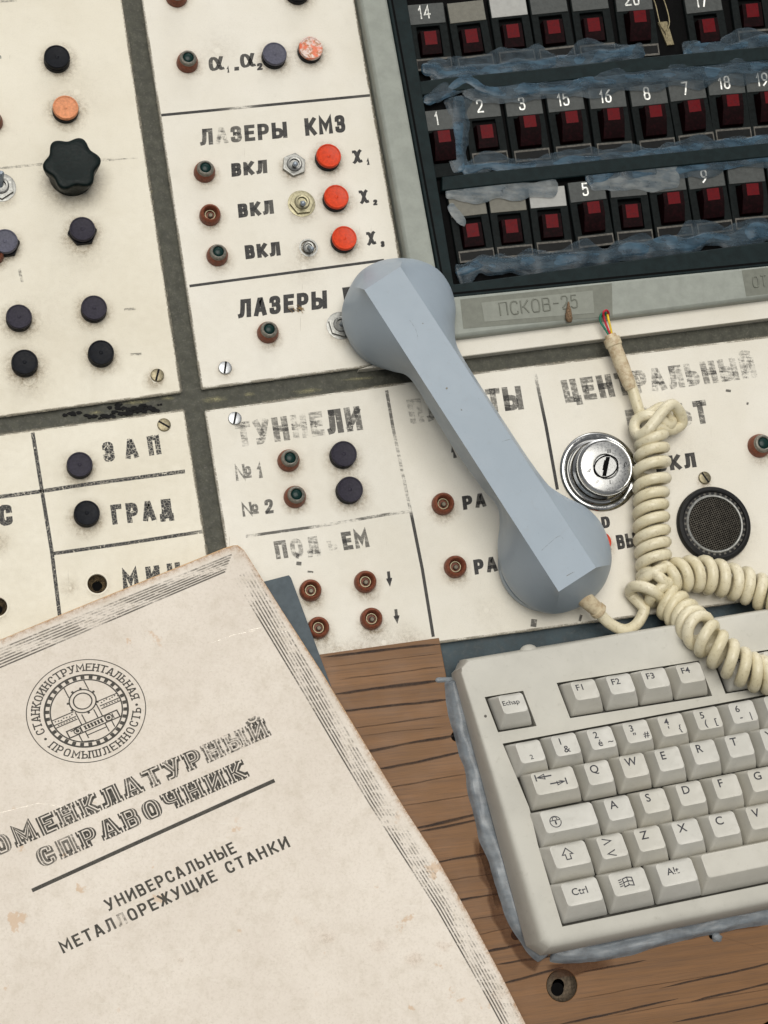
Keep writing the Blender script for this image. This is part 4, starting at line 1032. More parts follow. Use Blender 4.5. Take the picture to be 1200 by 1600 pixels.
for x0, y0, x1, y1, w_, d_ in ((504, 1027, 690, 1006, 3, .85), (520, 1085, 697, 1062, 3.5, .95), (520, 1112, 706, 1093, 3, .95), (545, 1180, 722, 1146, 3.2, .8), (585, 1203, 728, 1174, 3, .9), (640, 1296, 765, 1268, 3, .85), (652, 1300, 768, 1276, 2.5, .85),
    (670, 1350, 790, 1328, 2.8, .95), (700, 1409, 812, 1391, 2.6, .8), (755, 1488, 850, 1468, 2.8, .95), (775, 1508, 870, 1492, 2.3, .8), (785, 1536, 880, 1511, 2.8, .95), (905, 1520, 1010, 1500, 2, .8), (860, 1604, 1060, 1560, 2.6, .95), (1030, 1545, 1230, 1500, 2.2, .9), (1080, 1565, 1230, 1530, 2.6, .95), (1050, 1598, 1230, 1562, 2.2, .85),
    (530, 1062, 700, 1040, 1.4, .5), (540, 1140, 700, 1118, 1.5, .5), (560, 1150, 690, 1136, 1.2, .4), (600, 1232, 740, 1208, 1.5, .5), (620, 1262, 750, 1240, 1.2, .5), (690, 1378, 800, 1360, 1.5, .5), (720, 1440, 830, 1420, 1.3, .5), (900, 1560, 1130, 1520, 1.2, .45), (940, 1590, 1230, 1540, 1.2, .4), (740, 1462, 830, 1444, 1.2, .5), (505, 1043, 690, 1022, 1.2, .4)):
    sd_ += 1; streak(x0, y0, x1, y1, w_ * 1.15, min(1, d_ * 1.15), sd_)
mb.build('dark_grain', M['streak'], wd, smooth=False)
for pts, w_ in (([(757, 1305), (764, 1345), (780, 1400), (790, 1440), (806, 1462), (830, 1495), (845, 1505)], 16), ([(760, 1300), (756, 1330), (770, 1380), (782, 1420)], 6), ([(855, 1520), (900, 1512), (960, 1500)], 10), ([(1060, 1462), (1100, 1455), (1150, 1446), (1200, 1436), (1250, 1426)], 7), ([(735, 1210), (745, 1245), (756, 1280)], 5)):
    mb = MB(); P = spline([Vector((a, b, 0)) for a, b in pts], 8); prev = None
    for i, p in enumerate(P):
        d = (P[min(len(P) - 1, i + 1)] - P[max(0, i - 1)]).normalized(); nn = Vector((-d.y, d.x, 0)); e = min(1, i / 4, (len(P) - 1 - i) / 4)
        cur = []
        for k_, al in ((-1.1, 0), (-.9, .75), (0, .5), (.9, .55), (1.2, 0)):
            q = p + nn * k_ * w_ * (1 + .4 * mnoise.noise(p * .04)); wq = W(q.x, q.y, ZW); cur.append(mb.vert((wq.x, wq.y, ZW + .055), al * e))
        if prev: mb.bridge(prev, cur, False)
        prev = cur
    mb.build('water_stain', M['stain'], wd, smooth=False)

# ================================================================= keyboard
KB = thing('keyboard', W(980, 1250, ZW), 'pale grey computer keyboard with French key legends, sealed to the board', 'keyboard')
ZK = 24.0                                            # case top
def kz(py): return ZK
TL, TR, BL, BR = (724, 1043), (1330, 941), (862, 1482), (1330, 1395)
top = [(727, 1039), (733, 1035.5), (1560, 897), (1560, 1322), (870, 1463), (863, 1464), (857, 1460), (722, 1050), (722, 1044)]
toppts = [W(x, y, ZK) for x, y in top]
# key rows: v -> photo position of the key-top centre at column u0, and the step per key unit
ROWS = {0: (.5, 829.5, 1174.5, 55.4, -10.3), 1: (2, 936, 1207.5, 55, -10.6), 2: (2.25, 967, 1263, 56.3, -11.2), 3: (1.75, 957.5, 1323, 58.3, -11.6), 4: (.625, 909.5, 1394.5, 59.2, -12.3), -1: (2.5, 915, 1077.5, 54.8, -8.6)}
RV = {-1: (18, 47), 0: (19, 52), 1: (19.5, 56), 2: (20, 55.5), 3: (21, 57), 4: (21, 58)}
KH = 9.0
def ktop(row, u):
    u0, x, y, sx, sy = ROWS[row]; return (x + (u - u0) * sx, y + (u - u0) * sy)
def kframe(row, u):
    x, y = ktop(row, u); return Frame((x, y), ROWS[row][3:], RV[row], ZK + KH)
def wellpt(row, u, b, dz=0):
    F = kframe(row, u); p = F.p(0, b, dz); return (p.x, p.y)
# well outlines in plan (where the key bases sit)
WB0, WB1 = -.40, .785
w_main = [wellpt(0, -.03, WB0), wellpt(0, 9.6, WB0), wellpt(4, 9.6, WB1), wellpt(4, -.035, WB1), wellpt(3, -.035, .55), wellpt(2, -.05, .55), wellpt(1, -.04, .55)]
xe = (794.8 - ktop(-1, 2.5)[0]) / 54.8 + 2.5
ROWS[-2] = (.5, 802, 1099.5, 54.8, -9.0); RV[-2] = RV[-1]
w_esc = [wellpt(-2, -.06, WB0), wellpt(-2, 1.05, WB0), wellpt(-2, 1.05, WB1), wellpt(-2, -.06, WB1)]
w_f1 = [wellpt(-1, 1.95, WB0), wellpt(-1, 6.04, WB0), wellpt(-1, 6.04, WB1), wellpt(-1, 1.95, WB1)]
w_f2 = [wellpt(-1, 6.42, WB0), wellpt(-1, 9.56, WB0), wellpt(-1, 9.56, WB1), wellpt(-1, 6.42, WB1)]
bm = bmesh.new(); es = []; loops = [[(p.x, p.y) for p in toppts], w_main, w_esc, w_f1, w_f2]; mb = MB(); allp = []
for lp in loops:
    vs = [bm.verts.new((p[0], p[1], ZK)) for p in lp]
    for i in range(len(vs)): es.append(bm.edges.new((vs[i], vs[(i + 1) % len(vs)])))
bmesh.ops.triangle_fill(bm, use_beauty=True, edges=es, normal=(0, 0, 1)); bm.verts.index_update()
for v in bm.verts: mb.vert(v.co)
for f in bm.faces: mb.face(*[v.index for v in f.verts])
bm.free()
n0 = len(toppts); cen = sum(toppts, Vector()) / n0
prev = list(range(n0))
# rounded shoulder and slightly flared skirt
def outset(p, d):
    x = Vector((p.x - cen.x, p.y - cen.y, 0)); return p + x.normalized() * d
edge_n = []
for i in range(n0):
    a, b, c_ = toppts[i - 1], toppts[i], toppts[(i + 1) % n0]
    d1 = (b - a).normalized(); d2 = (c_ - b).normalized(); t = (d1 + d2).normalized(); nn = Vector((t.y, -t.x, 0))
    if nn.dot(b - cen) < 0: nn = -nn
    k_ = 1 / max(.5, nn.dot(Vector((d1.y, -d1.x, 0)) if Vector((d1.y, -d1.x, 0)).dot(nn) > 0 else -Vector((d1.y, -d1.x, 0))))
    edge_n.append(nn * k_ * (2.6 if nn.y < -.5 else (.2 if nn.x < -.6 else 1.0)))
for off, dz in ((.55, -.15), (1.1, -.55), (1.6, -1.3), (2.0, -2.6), (3.0, -9), (3.4, -15), (2.6, -16), (2.6, ZW + .1 - ZK)):
    cur = mb.ring([toppts[i] + edge_n[i] * off + Vector((0, 0, dz)) for i in range(n0)]); mb.bridge(prev, cur); prev = cur
k_ = n0
for lp in loops[1:]:
    n_ = len(lp); a = list(range(k_, k_ + n_)); ccx = sum(p[0] for p in lp) / n_; ccy = sum(p[1] for p in lp) / n_
    b = mb.ring([(p[0], p[1], ZK - 5) for p in lp]); mb.bridge(a, b); k_ += n_
mb.build('case', M['kb'], KB, ang=28, bevel=0)
mb = MB()
for lp in loops[1:]: mb.cap(mb.ring([(p[0], p[1], ZK - 4.6) for p in lp]))
mb.build('key_wells', M['well'], KB, smooth=False)
mb = MB(); c = W(826, 1023, ZK - 6); mb.lathe(c, [(5.2, 0), (5.0, 2.5), (3.8, 4.2), (2, 5.0), (0, 5.2)], 24); mb.build('cable_boss', M['kb'], KB)
mb = MB(); c = W(758.5, 1119, ZK); mb.lathe(c, [(.75, .03), (.0, .035)], 16); mb.build('screw_mark', M['edge_dust'], KB)

# plain sans legends from the built-in font
def font_mesh(s_):
    cu = bpy.data.curves.new('legend', 'FONT'); cu.body = s_; cu.resolution_u = 3; cu.offset = .012
    o = bpy.data.objects.new('legend', cu); COL.objects.link(o)
    dg = bpy.context.evaluated_depsgraph_get(); dg.update(); me = o.evaluated_get(dg).to_mesh()
    V = [v.co.copy() for v in me.vertices]; Fc = [tuple(p.vertices) for p in me.polygons]
    o.evaluated_get(dg).to_mesh_clear(); bpy.data.objects.remove(o); bpy.data.curves.remove(cu)
    return V, Fc
FC = {}
def legend(mb, s_, fn, x, y, size, wear=.05, squash=1.0):
    if s_ not in FC: FC[s_] = font_mesh(s_)
    V, Fc = FC[s_]; b = len(mb.v)
    for v in V: mb.vert(fn(x + v.x * size * squash, y - v.y * size), wear)
    for f in Fc: mb.face(*[b + i for i in f])

def rrect(F, a0, a1, b0, b1, rad, z, n=4, m=8):
    """rounded rectangle in a key's frame, with m points along each straight side"""
    ux = F.x.length; uy = F.y.length; ra, rb = rad / ux, rad / uy; pts = []
    for (cx_, cy_, s0) in ((a1 - ra, b1 - rb, 0), (a0 + ra, b1 - rb, 1), (a0 + ra, b0 + rb, 2), (a1 - ra, b0 + rb, 3)):
        for i in range(n + 1):
            t = math.pi / 2 * (s0 + i / n); pts.append((cx_ + ra * math.cos(t), cy_ + rb * math.sin(t)))
    out_ = []
    for i, p in enumerate(pts):
        q = pts[(i + 1) % len(pts)]; out_.append(p)
        if i % (n + 1) == n: out_ += [(p[0] + (q[0] - p[0]) * j / m, p[1] + (q[1] - p[1]) * j / m) for j in range(1, m)]
    return [(a, b, F.p(a, b, z)) for a, b in out_]
def key(row, u, w=1.0, legends=(), symbols=None, flat=False):
    F = kframe(row, u); mb = MB(); hw = w / 2
    jx, jy = random.uniform(-.008, .008), random.uniform(-.008, .008); rz = random.uniform(-.15, .15)
    ta, tb0, tb1 = hw - .160, -.315, .295           # top face half extents in key units
    ba, bb0, bb1 = hw - .036, -.335, {-2: .73, -1: .73, 0: .64, 1: .665, 2: .67, 3: .675, 4: .73}[row]             # base: set forward of the top face
    rings = []
    N = 4
    def lerp_ring(t, z, extra=0.0):
        a0 = -ba + (ba - ta) * t; b0 = bb0 + (tb0 - bb0) * t; b1 = bb1 + (tb1 - bb1) * t
        q_ = -.015 * (1 - t)
        return [p for a, b, p in rrect(F, a0 + jx + q_, -a0 + jx + q_, b0 + jy, b1 + jy, .9 + .8 * t, z + rz, N)]
    dish = 0.0 if flat else .65
    prof = [(0, -KH - 2.5), (0.02, -KH - .2), (.35, -KH * .62), (.68, -KH * .30), (.88, -.95), (.95, -.40), (.985, -.12), (1.0, -.02 - dish * 0)]
    prev = None
    for t, z in prof:
        cur = mb.ring(lerp_ring(t, z))
        if prev: mb.bridge(prev, cur)
        prev = cur
    def top_z(a): return -dish * max(0.0, 1 - (a / max(.2, ta)) ** 2)
    dz_ = lambda a, e: .05 + top_z(a) * min(1, .25 + e / .06)
    for e in (.015, .04, .08, .13, .19, .25, .285):
        pts = rrect(F, -ta + jx + e, ta + jx - e, tb0 + jy + e, tb1 + jy - e, max(.15, 1.7 - e * 8), rz, N)
        cur = mb.ring([p + Vector((0, 0, dz_(a, e))) for a, b, p in pts]); mb.bridge(prev, cur); prev = cur
    mb.cap(prev)
    ko = mb.build('key', M['key'], KB, ang=50)
    fn = lambda a, b, dz=0.0: F.p(a + jx, b + jy, .13 + rz + top_z(a) + dz)
    if legends or symbols:
        lm = MB()
        for s_, x, y, sz in legends: legend(lm, s_, fn, x, y, sz)
        if symbols:
            for pts, cl, w_ in symbols: ribbon(lm, pts, w_, fn, cl)
        lm.build('key_legend', M['key_ink'], ko, smooth=False)
    return ko
def ellipse(x, y, rx, ry, n=20): return [(x + rx * math.cos(2 * math.pi * i / n), y + ry * math.sin(2 * math.pi * i / n)) for i in range(n)]
key(-2, .5, 1, [('Echap', -.30, .02, .21)])
for i, s_ in enumerate(('F1', 'F2', 'F3', 'F4')): key(-1, 2.5 + i, 1, [(s_, -.24, -.02, .27)])
for i in range(3): key(-1, 7.0 + i, 1, [(('F5', 'F6', 'F7')[i], -.24, -.02, .27)])
key(0, .5, 1, [('2', -.06, .21, .19)])
for i, (a, b, c_) in enumerate((('1', '&', ''), ('2', 'é', '~'), ('3', '"', '#'), ('4', "'", '{'), ('5', '(', '['), ('6', '-', '|'), ('7', 'è', ''), ('8', '_', ''))):
    key(0, 1.5 + i, 1, [(a, -.19, -.035, .27)] + ([(b, -.14 if b != '&' else -.10, .21, .28)] if b else []) + ([(c_, .14, .20, .25)] if c_ else []))
arrow = lambda y, d: [([(-.40 * d, y), (-.18 * d, y - .065), (-.18 * d, y + .065)], True, .012), ([(-.36 * d, y), (.02 * d, y)], False, .018), ([(-.43 * d, y - .09), (-.43 * d, y + .09)], False, .018)]
def sh_sym(sym, dx): return [([(x + dx, y) for x, y in p], c_, w_) for p, c_, w_ in sym]
key(1, .75, 1.5, symbols=sh_sym(arrow(-.17, 1), -.05) + sh_sym(arrow(.05, -1), -.12))
for i, s_ in enumerate('QWERTYU'): key(1, 2 + i, 1, [(s_, -.21, -.025, .31)])
key(2, .875, 1.75, symbols=[(ellipse(-.38, .02, .15, .15), True, .012), ([(-.53, -.02), (-.23, -.02)], False, .012), ([(-.38, .0), (-.38, .10)], False, .022), ([(-.44, -.02), (-.44, -.08), (-.38, -.12), (-.32, -.08), (-.32, -.02)], False, .010)])
for i, s_ in enumerate('ASDFGH'): key(2, 2.25 + i, 1, [(s_, -.21, -.025, .31)])
key(3, .625, 1.25, symbols=[([(-.20, -.03), (-.06, -.20), (.08, -.03), (.0, -.03), (.0, .10), (-.12, .10), (-.12, -.03)], True, .014)])
key(3, 1.75, 1, symbols=[([(-.20, -.24), (.02, -.16), (-.20, -.08)], False, .015), ([(.04, .09), (-.17, .17), (.04, .25)], False, .015)])
for i, s_ in enumerate('ZXCVBN'): key(3, 2.75 + i, 1, [(s_, -.20, -.025, .31)])
key(4, .625, 1.25, [('Ctrl', -.26, .04, .26)])
wx, wy = -.02, -.02
key(4, 1.875, 1.25, symbols=[([(wx - .12, wy - .10), (wx, wy - .13), (wx + .12, wy - .10), (wx + .12, wy + .11), (wx, wy + .08), (wx - .12, wy + .11)], True, .014), ([(wx, wy - .13), (wx, wy + .08)], False, .014), ([(wx - .12, wy), (wx, wy - .03), (wx + .12, wy)], False, .014)] + [([(wx - .24, wy - .08 + .055 * q), (wx - .15, wy - .095 + .055 * q)], False, .012) for q in range(4)])
key(4, 3.125, 1.25, [('Alt', -.24, .02, .26)])
key(4, 6.75, 6.0, flat=True)

# sealant round the keyboard
KS = 'pale sealant round the keyboard'
t_ = thing('sealant_bead', W(760, 1250, ZW), 'pale blue sealant squeezed out along the left side of the keyboard', 'sealant', KS)
bead('sealant_run', [(712, 1062), (714, 1085), (722, 1120), (730, 1160), (744, 1205), (752, 1250), (764, 1300), (780, 1345), (797, 1395), (815, 1440), (838, 1475), (856, 1492)], 18, ZW, 'sil_key', t_, hz=.8, seed=3, lump=.14)
bead('sealant_thread', [(680, 1063), (700, 1062), (716, 1065), (722, 1080)], 4.5, ZW, 'sil_key', t_, hz=.6, seed=8, lump=.3)
t_ = thing('sealant_bead', W(1000, 1480, ZW), 'pale blue sealant squeezed out along the front edge of the keyboard', 'sealant', KS)
bead('sealant_run', [(862, 1484), (885, 1490), (930, 1483), (980, 1472), (1040, 1458), (1100, 1444), (1160, 1431), (1230, 1416), (1320, 1396)], 19, ZW, 'sil_key', t_, hz=.7, seed=5, lump=.16)
mb = MB(); c = W(1119, 1464, ZW)
mb.lathe(c, [(2.6, 0), (2.2, 1.2), (1.2, 1.9), (0, 2.0)], 16)
for v in mb.v: v.x += 1.6 * mnoise.noise(v * .5); v.y += .8 * mnoise.noise(v * .6 + Vector((3, 3, 3)))
tag(mb.build('sealant_drop', M['sil_key'], ang=80), 'tiny smear of pale sealant on the wood before the keyboard', 'sealant', KS)

# ================================================================= folder and book
o = thing('cardboard_folder', W(480, 980, ZW), 'blue-grey cardboard folder sticking out from under the book', 'folder')
plate('folder_cover', poly_px([(380, 917), (451.5, 898.5), (455, 903), (524, 1090), (640, 1400), (300, 1500), (150, 980)], 5.4), 5.4, 3.4, M['folder'], o, bevel=.25)
ZB = 15.0
bk = thing('book', W(280, 1300, ZW), 'worn pale reference book titled НОМЕНКЛАТУРНЫЙ СПРАВОЧНИК with a round gear emblem', 'book')
edge = [(-90, 1037), (0, 1000.5), (120, 951), (240, 902.5), (330, 866), (352, 857), (364, 853.5), (372, 853), (381, 860), (390, 874), (440, 954), (501.5, 1050), (545, 1122), (592, 1199), (634, 1267), (680, 1337), (730, 1425), (783, 1524), (820, 1598), (860, 1680), (-90, 1700)]
cov = [W(x, y, ZB) for x, y in edge]
# cover as a gently buckled sheet: grid filled from the outline
def buckle(p):
    return .9 * mnoise.noise(Vector((p.x * .012, p.y * .012, 3))) + .25 * mnoise.noise(Vector((p.x * .05, p.y * .05, 8)))
bm = bmesh.new(); vs = [bm.verts.new((p.x, p.y, ZB)) for p in cov]; es = [bm.edges.new((vs[i], vs[(i + 1) % len(vs)])) for i in range(len(vs))]
bmesh.ops.triangle_fill(bm, use_beauty=True, edges=es, normal=(0, 0, 1))
bm.verts.index_update(); mb = MB()
for v in bm.verts: mb.vert(v.co)
for f in bm.faces: mb.face(*[v.index for v in f.verts])
bm.free()
n0 = len(cov); prev = list(range(n0)); ctr = sum(cov, Vector()) / n0
cb = MB()
a = cb.ring([p + Vector((0, 0, -.02)) for p in cov])
first = a
for off, dz in ((.35, -.15), (.5, -.6), (.4, -1.1), (-1.5, -1.15)):
    cur = cb.ring([p + (p - ctr).normalized() * off + Vector((0, 0, dz)) for p in cov]); cb.bridge(a, cur); a = cur
mb.build('cover', M['cover'], bk, smooth=True, ang=60)
cb.build('cover_edge', M['cover_edge'], bk, ang=60)
mb = MB(); mb.prism([((p - (p - ctr).normalized() * 3.0).x, (p - (p - ctr).normalized() * 3.0).y) for p in cov], 5.6, ZB - 1.1); mb.build('page_block', M['pages'], bk, smooth=False)
# browned strip and chipped corner along the edge of the cover
mb = MB(); prev = None
P = [Vector((x, y)) for x, y in edge[1:20]]
for i, p in enumerate(P):
    d = (P[min(len(P) - 1, i + 1)] - P[max(0, i - 1)]).normalized(); nn = Vector((-d.y, d.x)); cur = []
    for k_, al in ((0, .75), (3, .35), (9, 0)):
        q = p + nn * k_ * (1 + .6 * mnoise.noise(Vector((p.x * .03, p.y * .03, 0)))); w_ = W(q.x, q.y, ZB); cur.append(mb.vert((w_.x, w_.y, ZB + .03), al))
    if prev: mb.bridge(prev, cur, False)
    prev = cur
M['foxing'] = mat_grime('brown_edge_foxing', (.50, .30, .16))
for x, y, a, b, dn in ((512, 1467, 14, 10, .5), (590, 1478, 16, 9, .45), (648, 1497, 16, 11, .55), (695, 1478, 12, 9, .55), (372, 862, 12, 12, .5), (500, 1460, 30, 14, .2), (315, 1364, 6, 4, .5), (283, 1500, 6, 4, .5), (775, 1560, 18, 22, .35)):
    c = W(x, y, ZB); s = mmpp(x, y, ZB); m0 = mb.vert((c.x, c.y, ZB + .035), dn * .30); cur = []; cur2 = []
    for i in range(22):
        t = 2 * math.pi * i / 22; k_ = 1 + .6 * mnoise.noise(Vector((x + 1.5 * math.cos(t), y + 1.5 * math.sin(t), 0)))
        cur.append(mb.vert((c.x + .7 * a * s * k_ * math.cos(t), c.y + .7 * b * s * k_ * math.sin(t), ZB + .035), dn * .22)); cur2.append(mb.vert((c.x + a * s * k_ * math.cos(t), c.y + b * s * k_ * math.sin(t), ZB + .035), 0))
    for i in range(22): mb.face(m0, cur[i], cur[(i + 1) % 22])
    mb.bridge(cur, cur2)
mb.build('foxing', M['foxing'], bk, smooth=False)
# creases
mb = MB()
for pts, w_ in (([(388, 985), (420, 978), (440, 988), (452, 986)], 1.2), ([(330, 1005), (365, 992), (400, 985)], 1.0), ([(0, 1270), (60, 1255), (110, 1262)], .9)):
    rule(mb, pts, w_ * .7, ZB, wear=.62, lift=.04)
M['crease'] = mat_ink('pale_crease', (.80, .76, .68)); mb.build('crease', M['crease'], bk, smooth=False)
# border of thin rules
mb = MB()
for q in range(7):
    f = q / 6
    x0, y0 = 0 + 0 * f, 1043 - 29 * f; x1, y1 = 352 + 10 * f, 893 - 26.5 * f
    sl = (y1 - y0) / (x1 - x0); xs = -70
    wr = lambda t, q=q: min(.85,   .52 + .03 * q + .40 * max(0, math.sin(t * 19 + q * .9) - .35) + .30 * math.exp(-((t - .52) / .05) ** 2))
    rule(mb, [(xs, y0 + (xs - x0) * sl), (x0, y0), ((x0 + x1) / 2, (y0 + y1) / 2), (x1, y1)], 2.3, ZB, wear=wr)
R_in = [(366, 903), (425, 1000), (478, 1088), (532, 1180), (575, 1252), (614.6, 1314), (683.6, 1421.6), (735, 1512), (768, 1571), (800, 1630)]
for q in range(7):
    f = q / 6; off = 27 * f
    pts = [(x + off, y - 8 * f - 6 * (f if k_ == 0 else 0)) for k_, (x, y) in enumerate(R_in)]
    wr = lambda t, f=f, q=q: min(.95, .50 + .40 * f * (.35 + .65 * min(1, t * 1.6)) + .5 * math.exp(-((t - .525) / .018) ** 2) + .22 * max(0, math.sin(t * 31 + q * .8)) + .35 * math.exp(-((t - .0) / .05) ** 2))
    rule(mb, pts, 2.3, ZB, wear=wr)
mb.build('printed_border', M['book_ink'], bk, smooth=False)
# emblem
EC = (135, 1110.5); F = Frame(EC, (92.5, 0), (5, -80), ZB)
ca, sa = math.cos(R(27)), math.sin(R(27))
e0 = lambda a, b, dz=0: F.p(a, b, .06 + dz)
e1 = lambda a, b, dz=0: F.p(a * ca - b * sa, a * sa + b * ca, .06 + dz)
mb = MB()
rg = lambda rad, n=90: [(rad * math.cos(2 * math.pi * i / n), rad * math.sin(2 * math.pi * i / n)) for i in range(n)]
ribbon(mb, rg(1), .008, e0, True, wear=.3); ribbon(mb, rg(.70), .016, e0, True, wear=.22); ribbon(mb, rg(.605), .012, e0, True, wear=.25)
for i in range(30):
    a0 = 2 * math.pi * i / 30; ribbon(mb, [(.655 * math.cos(a0 + .10 * j), .655 * math.sin(a0 + .10 * j)) for j in (0, .5, 1)], .034, e0, wear=.25, dz=.004)
for s_, a0, a1, rr_, inv in (('СТАНКОИНСТРУМЕНТАЛЬНАЯ', 212, 16, .775, False), ('ПРОМЫШЛЕННОСТЬ', 229, 364, .925, True)):
    lay, tot = layout(s_, .1, .20); h = .15
    for ch, x, w in lay:
        am = R(a0 + (a1 - a0) * (x + w / 2) / tot)
        ux = Vector((math.sin(am), -math.cos(am))) if not inv else Vector((-math.sin(am), math.cos(am)))
        uy = Vector((math.cos(am), math.sin(am))) * (1 if not inv else -1)
        c0 = Vector((math.cos(am), math.sin(am))) * rr_
        fn = lambda a, b, dz=0, ux=ux, uy=uy, c0=c0, w=w, x=x: e0(*(c0 + ux * (a - x - w / 2) * h * 1.15 + uy * b * h), dz)
        glyph(mb, ch, x, w, .145, fn, .28, 0, 0, .16)
for am in (220, 8): ribbon(mb, ellipse(.85 * math.cos(R(am)), .85 * math.sin(R(am)), .012, .012, 8), .012, e0, True)
# machine tool drawing inside the gear
def ln(*p, w=.010, c_=False, wear=.3): ribbon(mb, p, w, e1, c_, wear=wear, dz=.006)
cyx, cyy = .02, .20
ln(*[(cyx + .225 * math.cos(2 * math.pi * i / 40), cyy + .225 * math.sin(2 * math.pi * i / 40)) for i in range(40)], c_=True, w=.012)
ln(*[(cyx + .155 * math.cos(2 * math.pi * i / 40), cyy + .155 * math.sin(2 * math.pi * i / 40)) for i in range(40)], c_=True, w=.012)
for an in (20, 75, 110, 165, 200, 270, 330):
    ln((cyx + .22 * math.cos(R(an)), cyy + .22 * math.sin(R(an))), (cyx + .27 * math.cos(R(an)), cyy + .27 * math.sin(R(an))), w=.02)
for q in (.08, -.08, -.02): ln((-.60, q), (-.20, q)); ln((.24, q), (.60, q))
for q in range(7):
    ln((-.56 + .05 * q, .04 - .012 * (q % 3)), (-.535 + .05 * q, .04 - .012 * (q % 3)), w=.012); ln((.28 + .05 * q, .03 + .012 * (q % 3)), (.305 + .05 * q, .03 + .012 * (q % 3)), w=.012)
    ln((-.54 + .05 * q, -.05), (-.515 + .05 * q, -.05), w=.010); ln((.29 + .05 * q, -.05), (.315 + .05 * q, -.05), w=.010)
ln((-.18, .06), (-.18, -.22)); ln((.20, .06), (.20, -.22)); ln((-.10, -.03), (-.10, -.22)); ln((.12, -.03), (.12, -.22))
ln((-.16, .36), (-.16, .58)); ln((.20, .36), (.20, .56))
ln((-.46, -.22), (.46, -.22), (.46, -.36), (-.46, -.36), c_=True, w=.012)
ln((-.22, -.22), (-.22, -.36)); ln((.22, -.22), (.22, -.36)); ln((-.40, -.25), (-.28, -.25)); ln((.36, -.24), (.36, -.34))
for q in (-.29, .28):
    ln(*[(q + .06 * math.cos(2 * math.pi * i / 20), -.29 + .06 * math.sin(2 * math.pi * i / 20)) for i in range(20)], c_=True, w=.010); ln(*[(q + .018 * math.cos(2 * math.pi * i / 10), -.29 + .018 * math.sin(2 * math.pi * i / 10)) for i in range(10)], c_=True, w=.014)
for q in range(6): ln((-.16 + .06 * q, -.25), (-.13 + .06 * q, -.33), w=.014); ln((-.13 + .06 * q, -.25), (-.16 + .06 * q, -.33), w=.010)
ln((-.30, -.36), (-.30, -.52), (-.12, -.58)); ln((-.18, -.36), (-.18, -.5)); ln((.30, -.36), (.30, -.50)); ln((.18, -.36), (.18, -.54)); ln((-.18, -.44), (.18, -.44))
mb.build('emblem', M['book_ink'], bk, smooth=False)
# title: inline slab letters
M['paper'] = mat_plain('paper_inside_letters', (.62, .565, .485), .7, 0, .08, .2, .3)
def inline_title(s_, bl, br, tl, wears):
    lay, tot = layout(s_, .3, .20); F = Frame(bl, ((br[0] - bl[0]) / tot, (br[1] - bl[1]) / tot), (tl[0] - bl[0], tl[1] - bl[1]), ZB)
    fn = lambda a, b, dz=0: F.p(a, b, .05 + dz)
    d, p_, l_ = MB(), MB(), MB()
    for i, (ch, x, w) in enumerate(lay):
        wr = wears(i / max(1, len(lay) - 1))
        glyph(d, ch, x - .03, w + .06, .30, fn, wr, 0, 0, .19)
        glyph(p_, ch, x + .038, w - .076, .145, fn, 0, 0, .05, .125)
        glyph(l_, ch, x + .075, w - .15, .075, fn, min(.9, wr + .02), 0, .10, .08)
    o = d.build('title_lettering', M['book_ink'], bk, smooth=False); p_.build('letter_fill', M['cover'], o, smooth=False); l_.build('letter_inline', M['book_ink'], o, smooth=False)
inline_title('НОМЕНКЛАТУРНЫЙ', (-40, 1354), (442, 1141), (-53, 1326), lambda t: .44 + .42 * max(0, (t - .45)) + .10 * math.sin(t * 23))
inline_title('СПРАВОЧНИК', (66, 1356.5), (397, 1210), (53, 1329), lambda t: .38 + .15 * (t < .15) + .08 * math.sin(t * 17))
mb = MB(); rule(mb, [(50, 1391.5), (240, 1305), (429, 1219.5)], 6, ZB, wear=lambda t: .18 + .1 * math.sin(t * 20)); mb.build('title_rule', M['book_ink'], bk, smooth=False)
mb = MB(); text(mb, 'УНИВЕРСАЛЬНЫЕ', (170, 1424), (374.5, 1330), (161, 1407), ZB, sw=.17, gap=.20, wear=[.30, .42, .3] + [.16] * 10); mb.build('subtitle_lettering', M['book_ink'], bk, smooth=False)
mb = MB(); text(mb, 'МЕТАЛЛОРЕЖУЩИЕ', (99, 1490), (346.5, 1373), (90, 1472.5), ZB, sw=.17, gap=.20, wear=[.14, .14, .14, .14, .48, .8, .3] + [.14] * 7); text(mb, 'СТАНКИ', (357, 1366), (455, 1322.5), (348.5, 1349), ZB, sw=.17, gap=.22, wear=.12)
mb.build('subtitle_lettering', M['book_ink'], bk, smooth=False)

# ================================================================= telephone handset
HS = thing('telephone_handset', W(744, 690, 0), 'blue-grey plastic telephone handset lying face down across the panels', 'telephone handset')
H = 46.0
fTL, fTR, fBR, fBL = [Vector(p) for p in ((569.5, 453), (625.5, 416.5), (931, 887), (873, 924.5))]
sil = []   # photo point of the outline, matching point on the top facet, handle weight
def addr(pts, a, b):
    for x, y, t, hw_ in pts: sil.append((Vector((x, y)), a.lerp(b, t), hw_))
addr([(545, 452, 0, 0), (560, 428, .22, 0), (580, 414, .48, 0), (603, 406.5, .75, 0)], fTL, fTR)
addr([(628, 405, 0, 0), (655, 408, .03, 0), (684, 422, .065, 0), (703, 448, .11, 0), (711.5, 480, .16, 0), (710, 510, .205, .15), (712, 536, .25, .5), (723, 560, .30, .85), (750, 603, .38, 1), (790, 664, .49, 1), (832, 727, .61, 1), (866, 770, .68, .8), (888, 781, .725, .5), (917, 795, .775, .15), (940, 820, .84, 0), (953, 855, .92, 0)], fTR, fBR)
addr([(954, 884, 0, 0), (943, 915, .28, 0), (922, 938, .55, 0), (895, 953, .8, 0)], fBR, fBL)
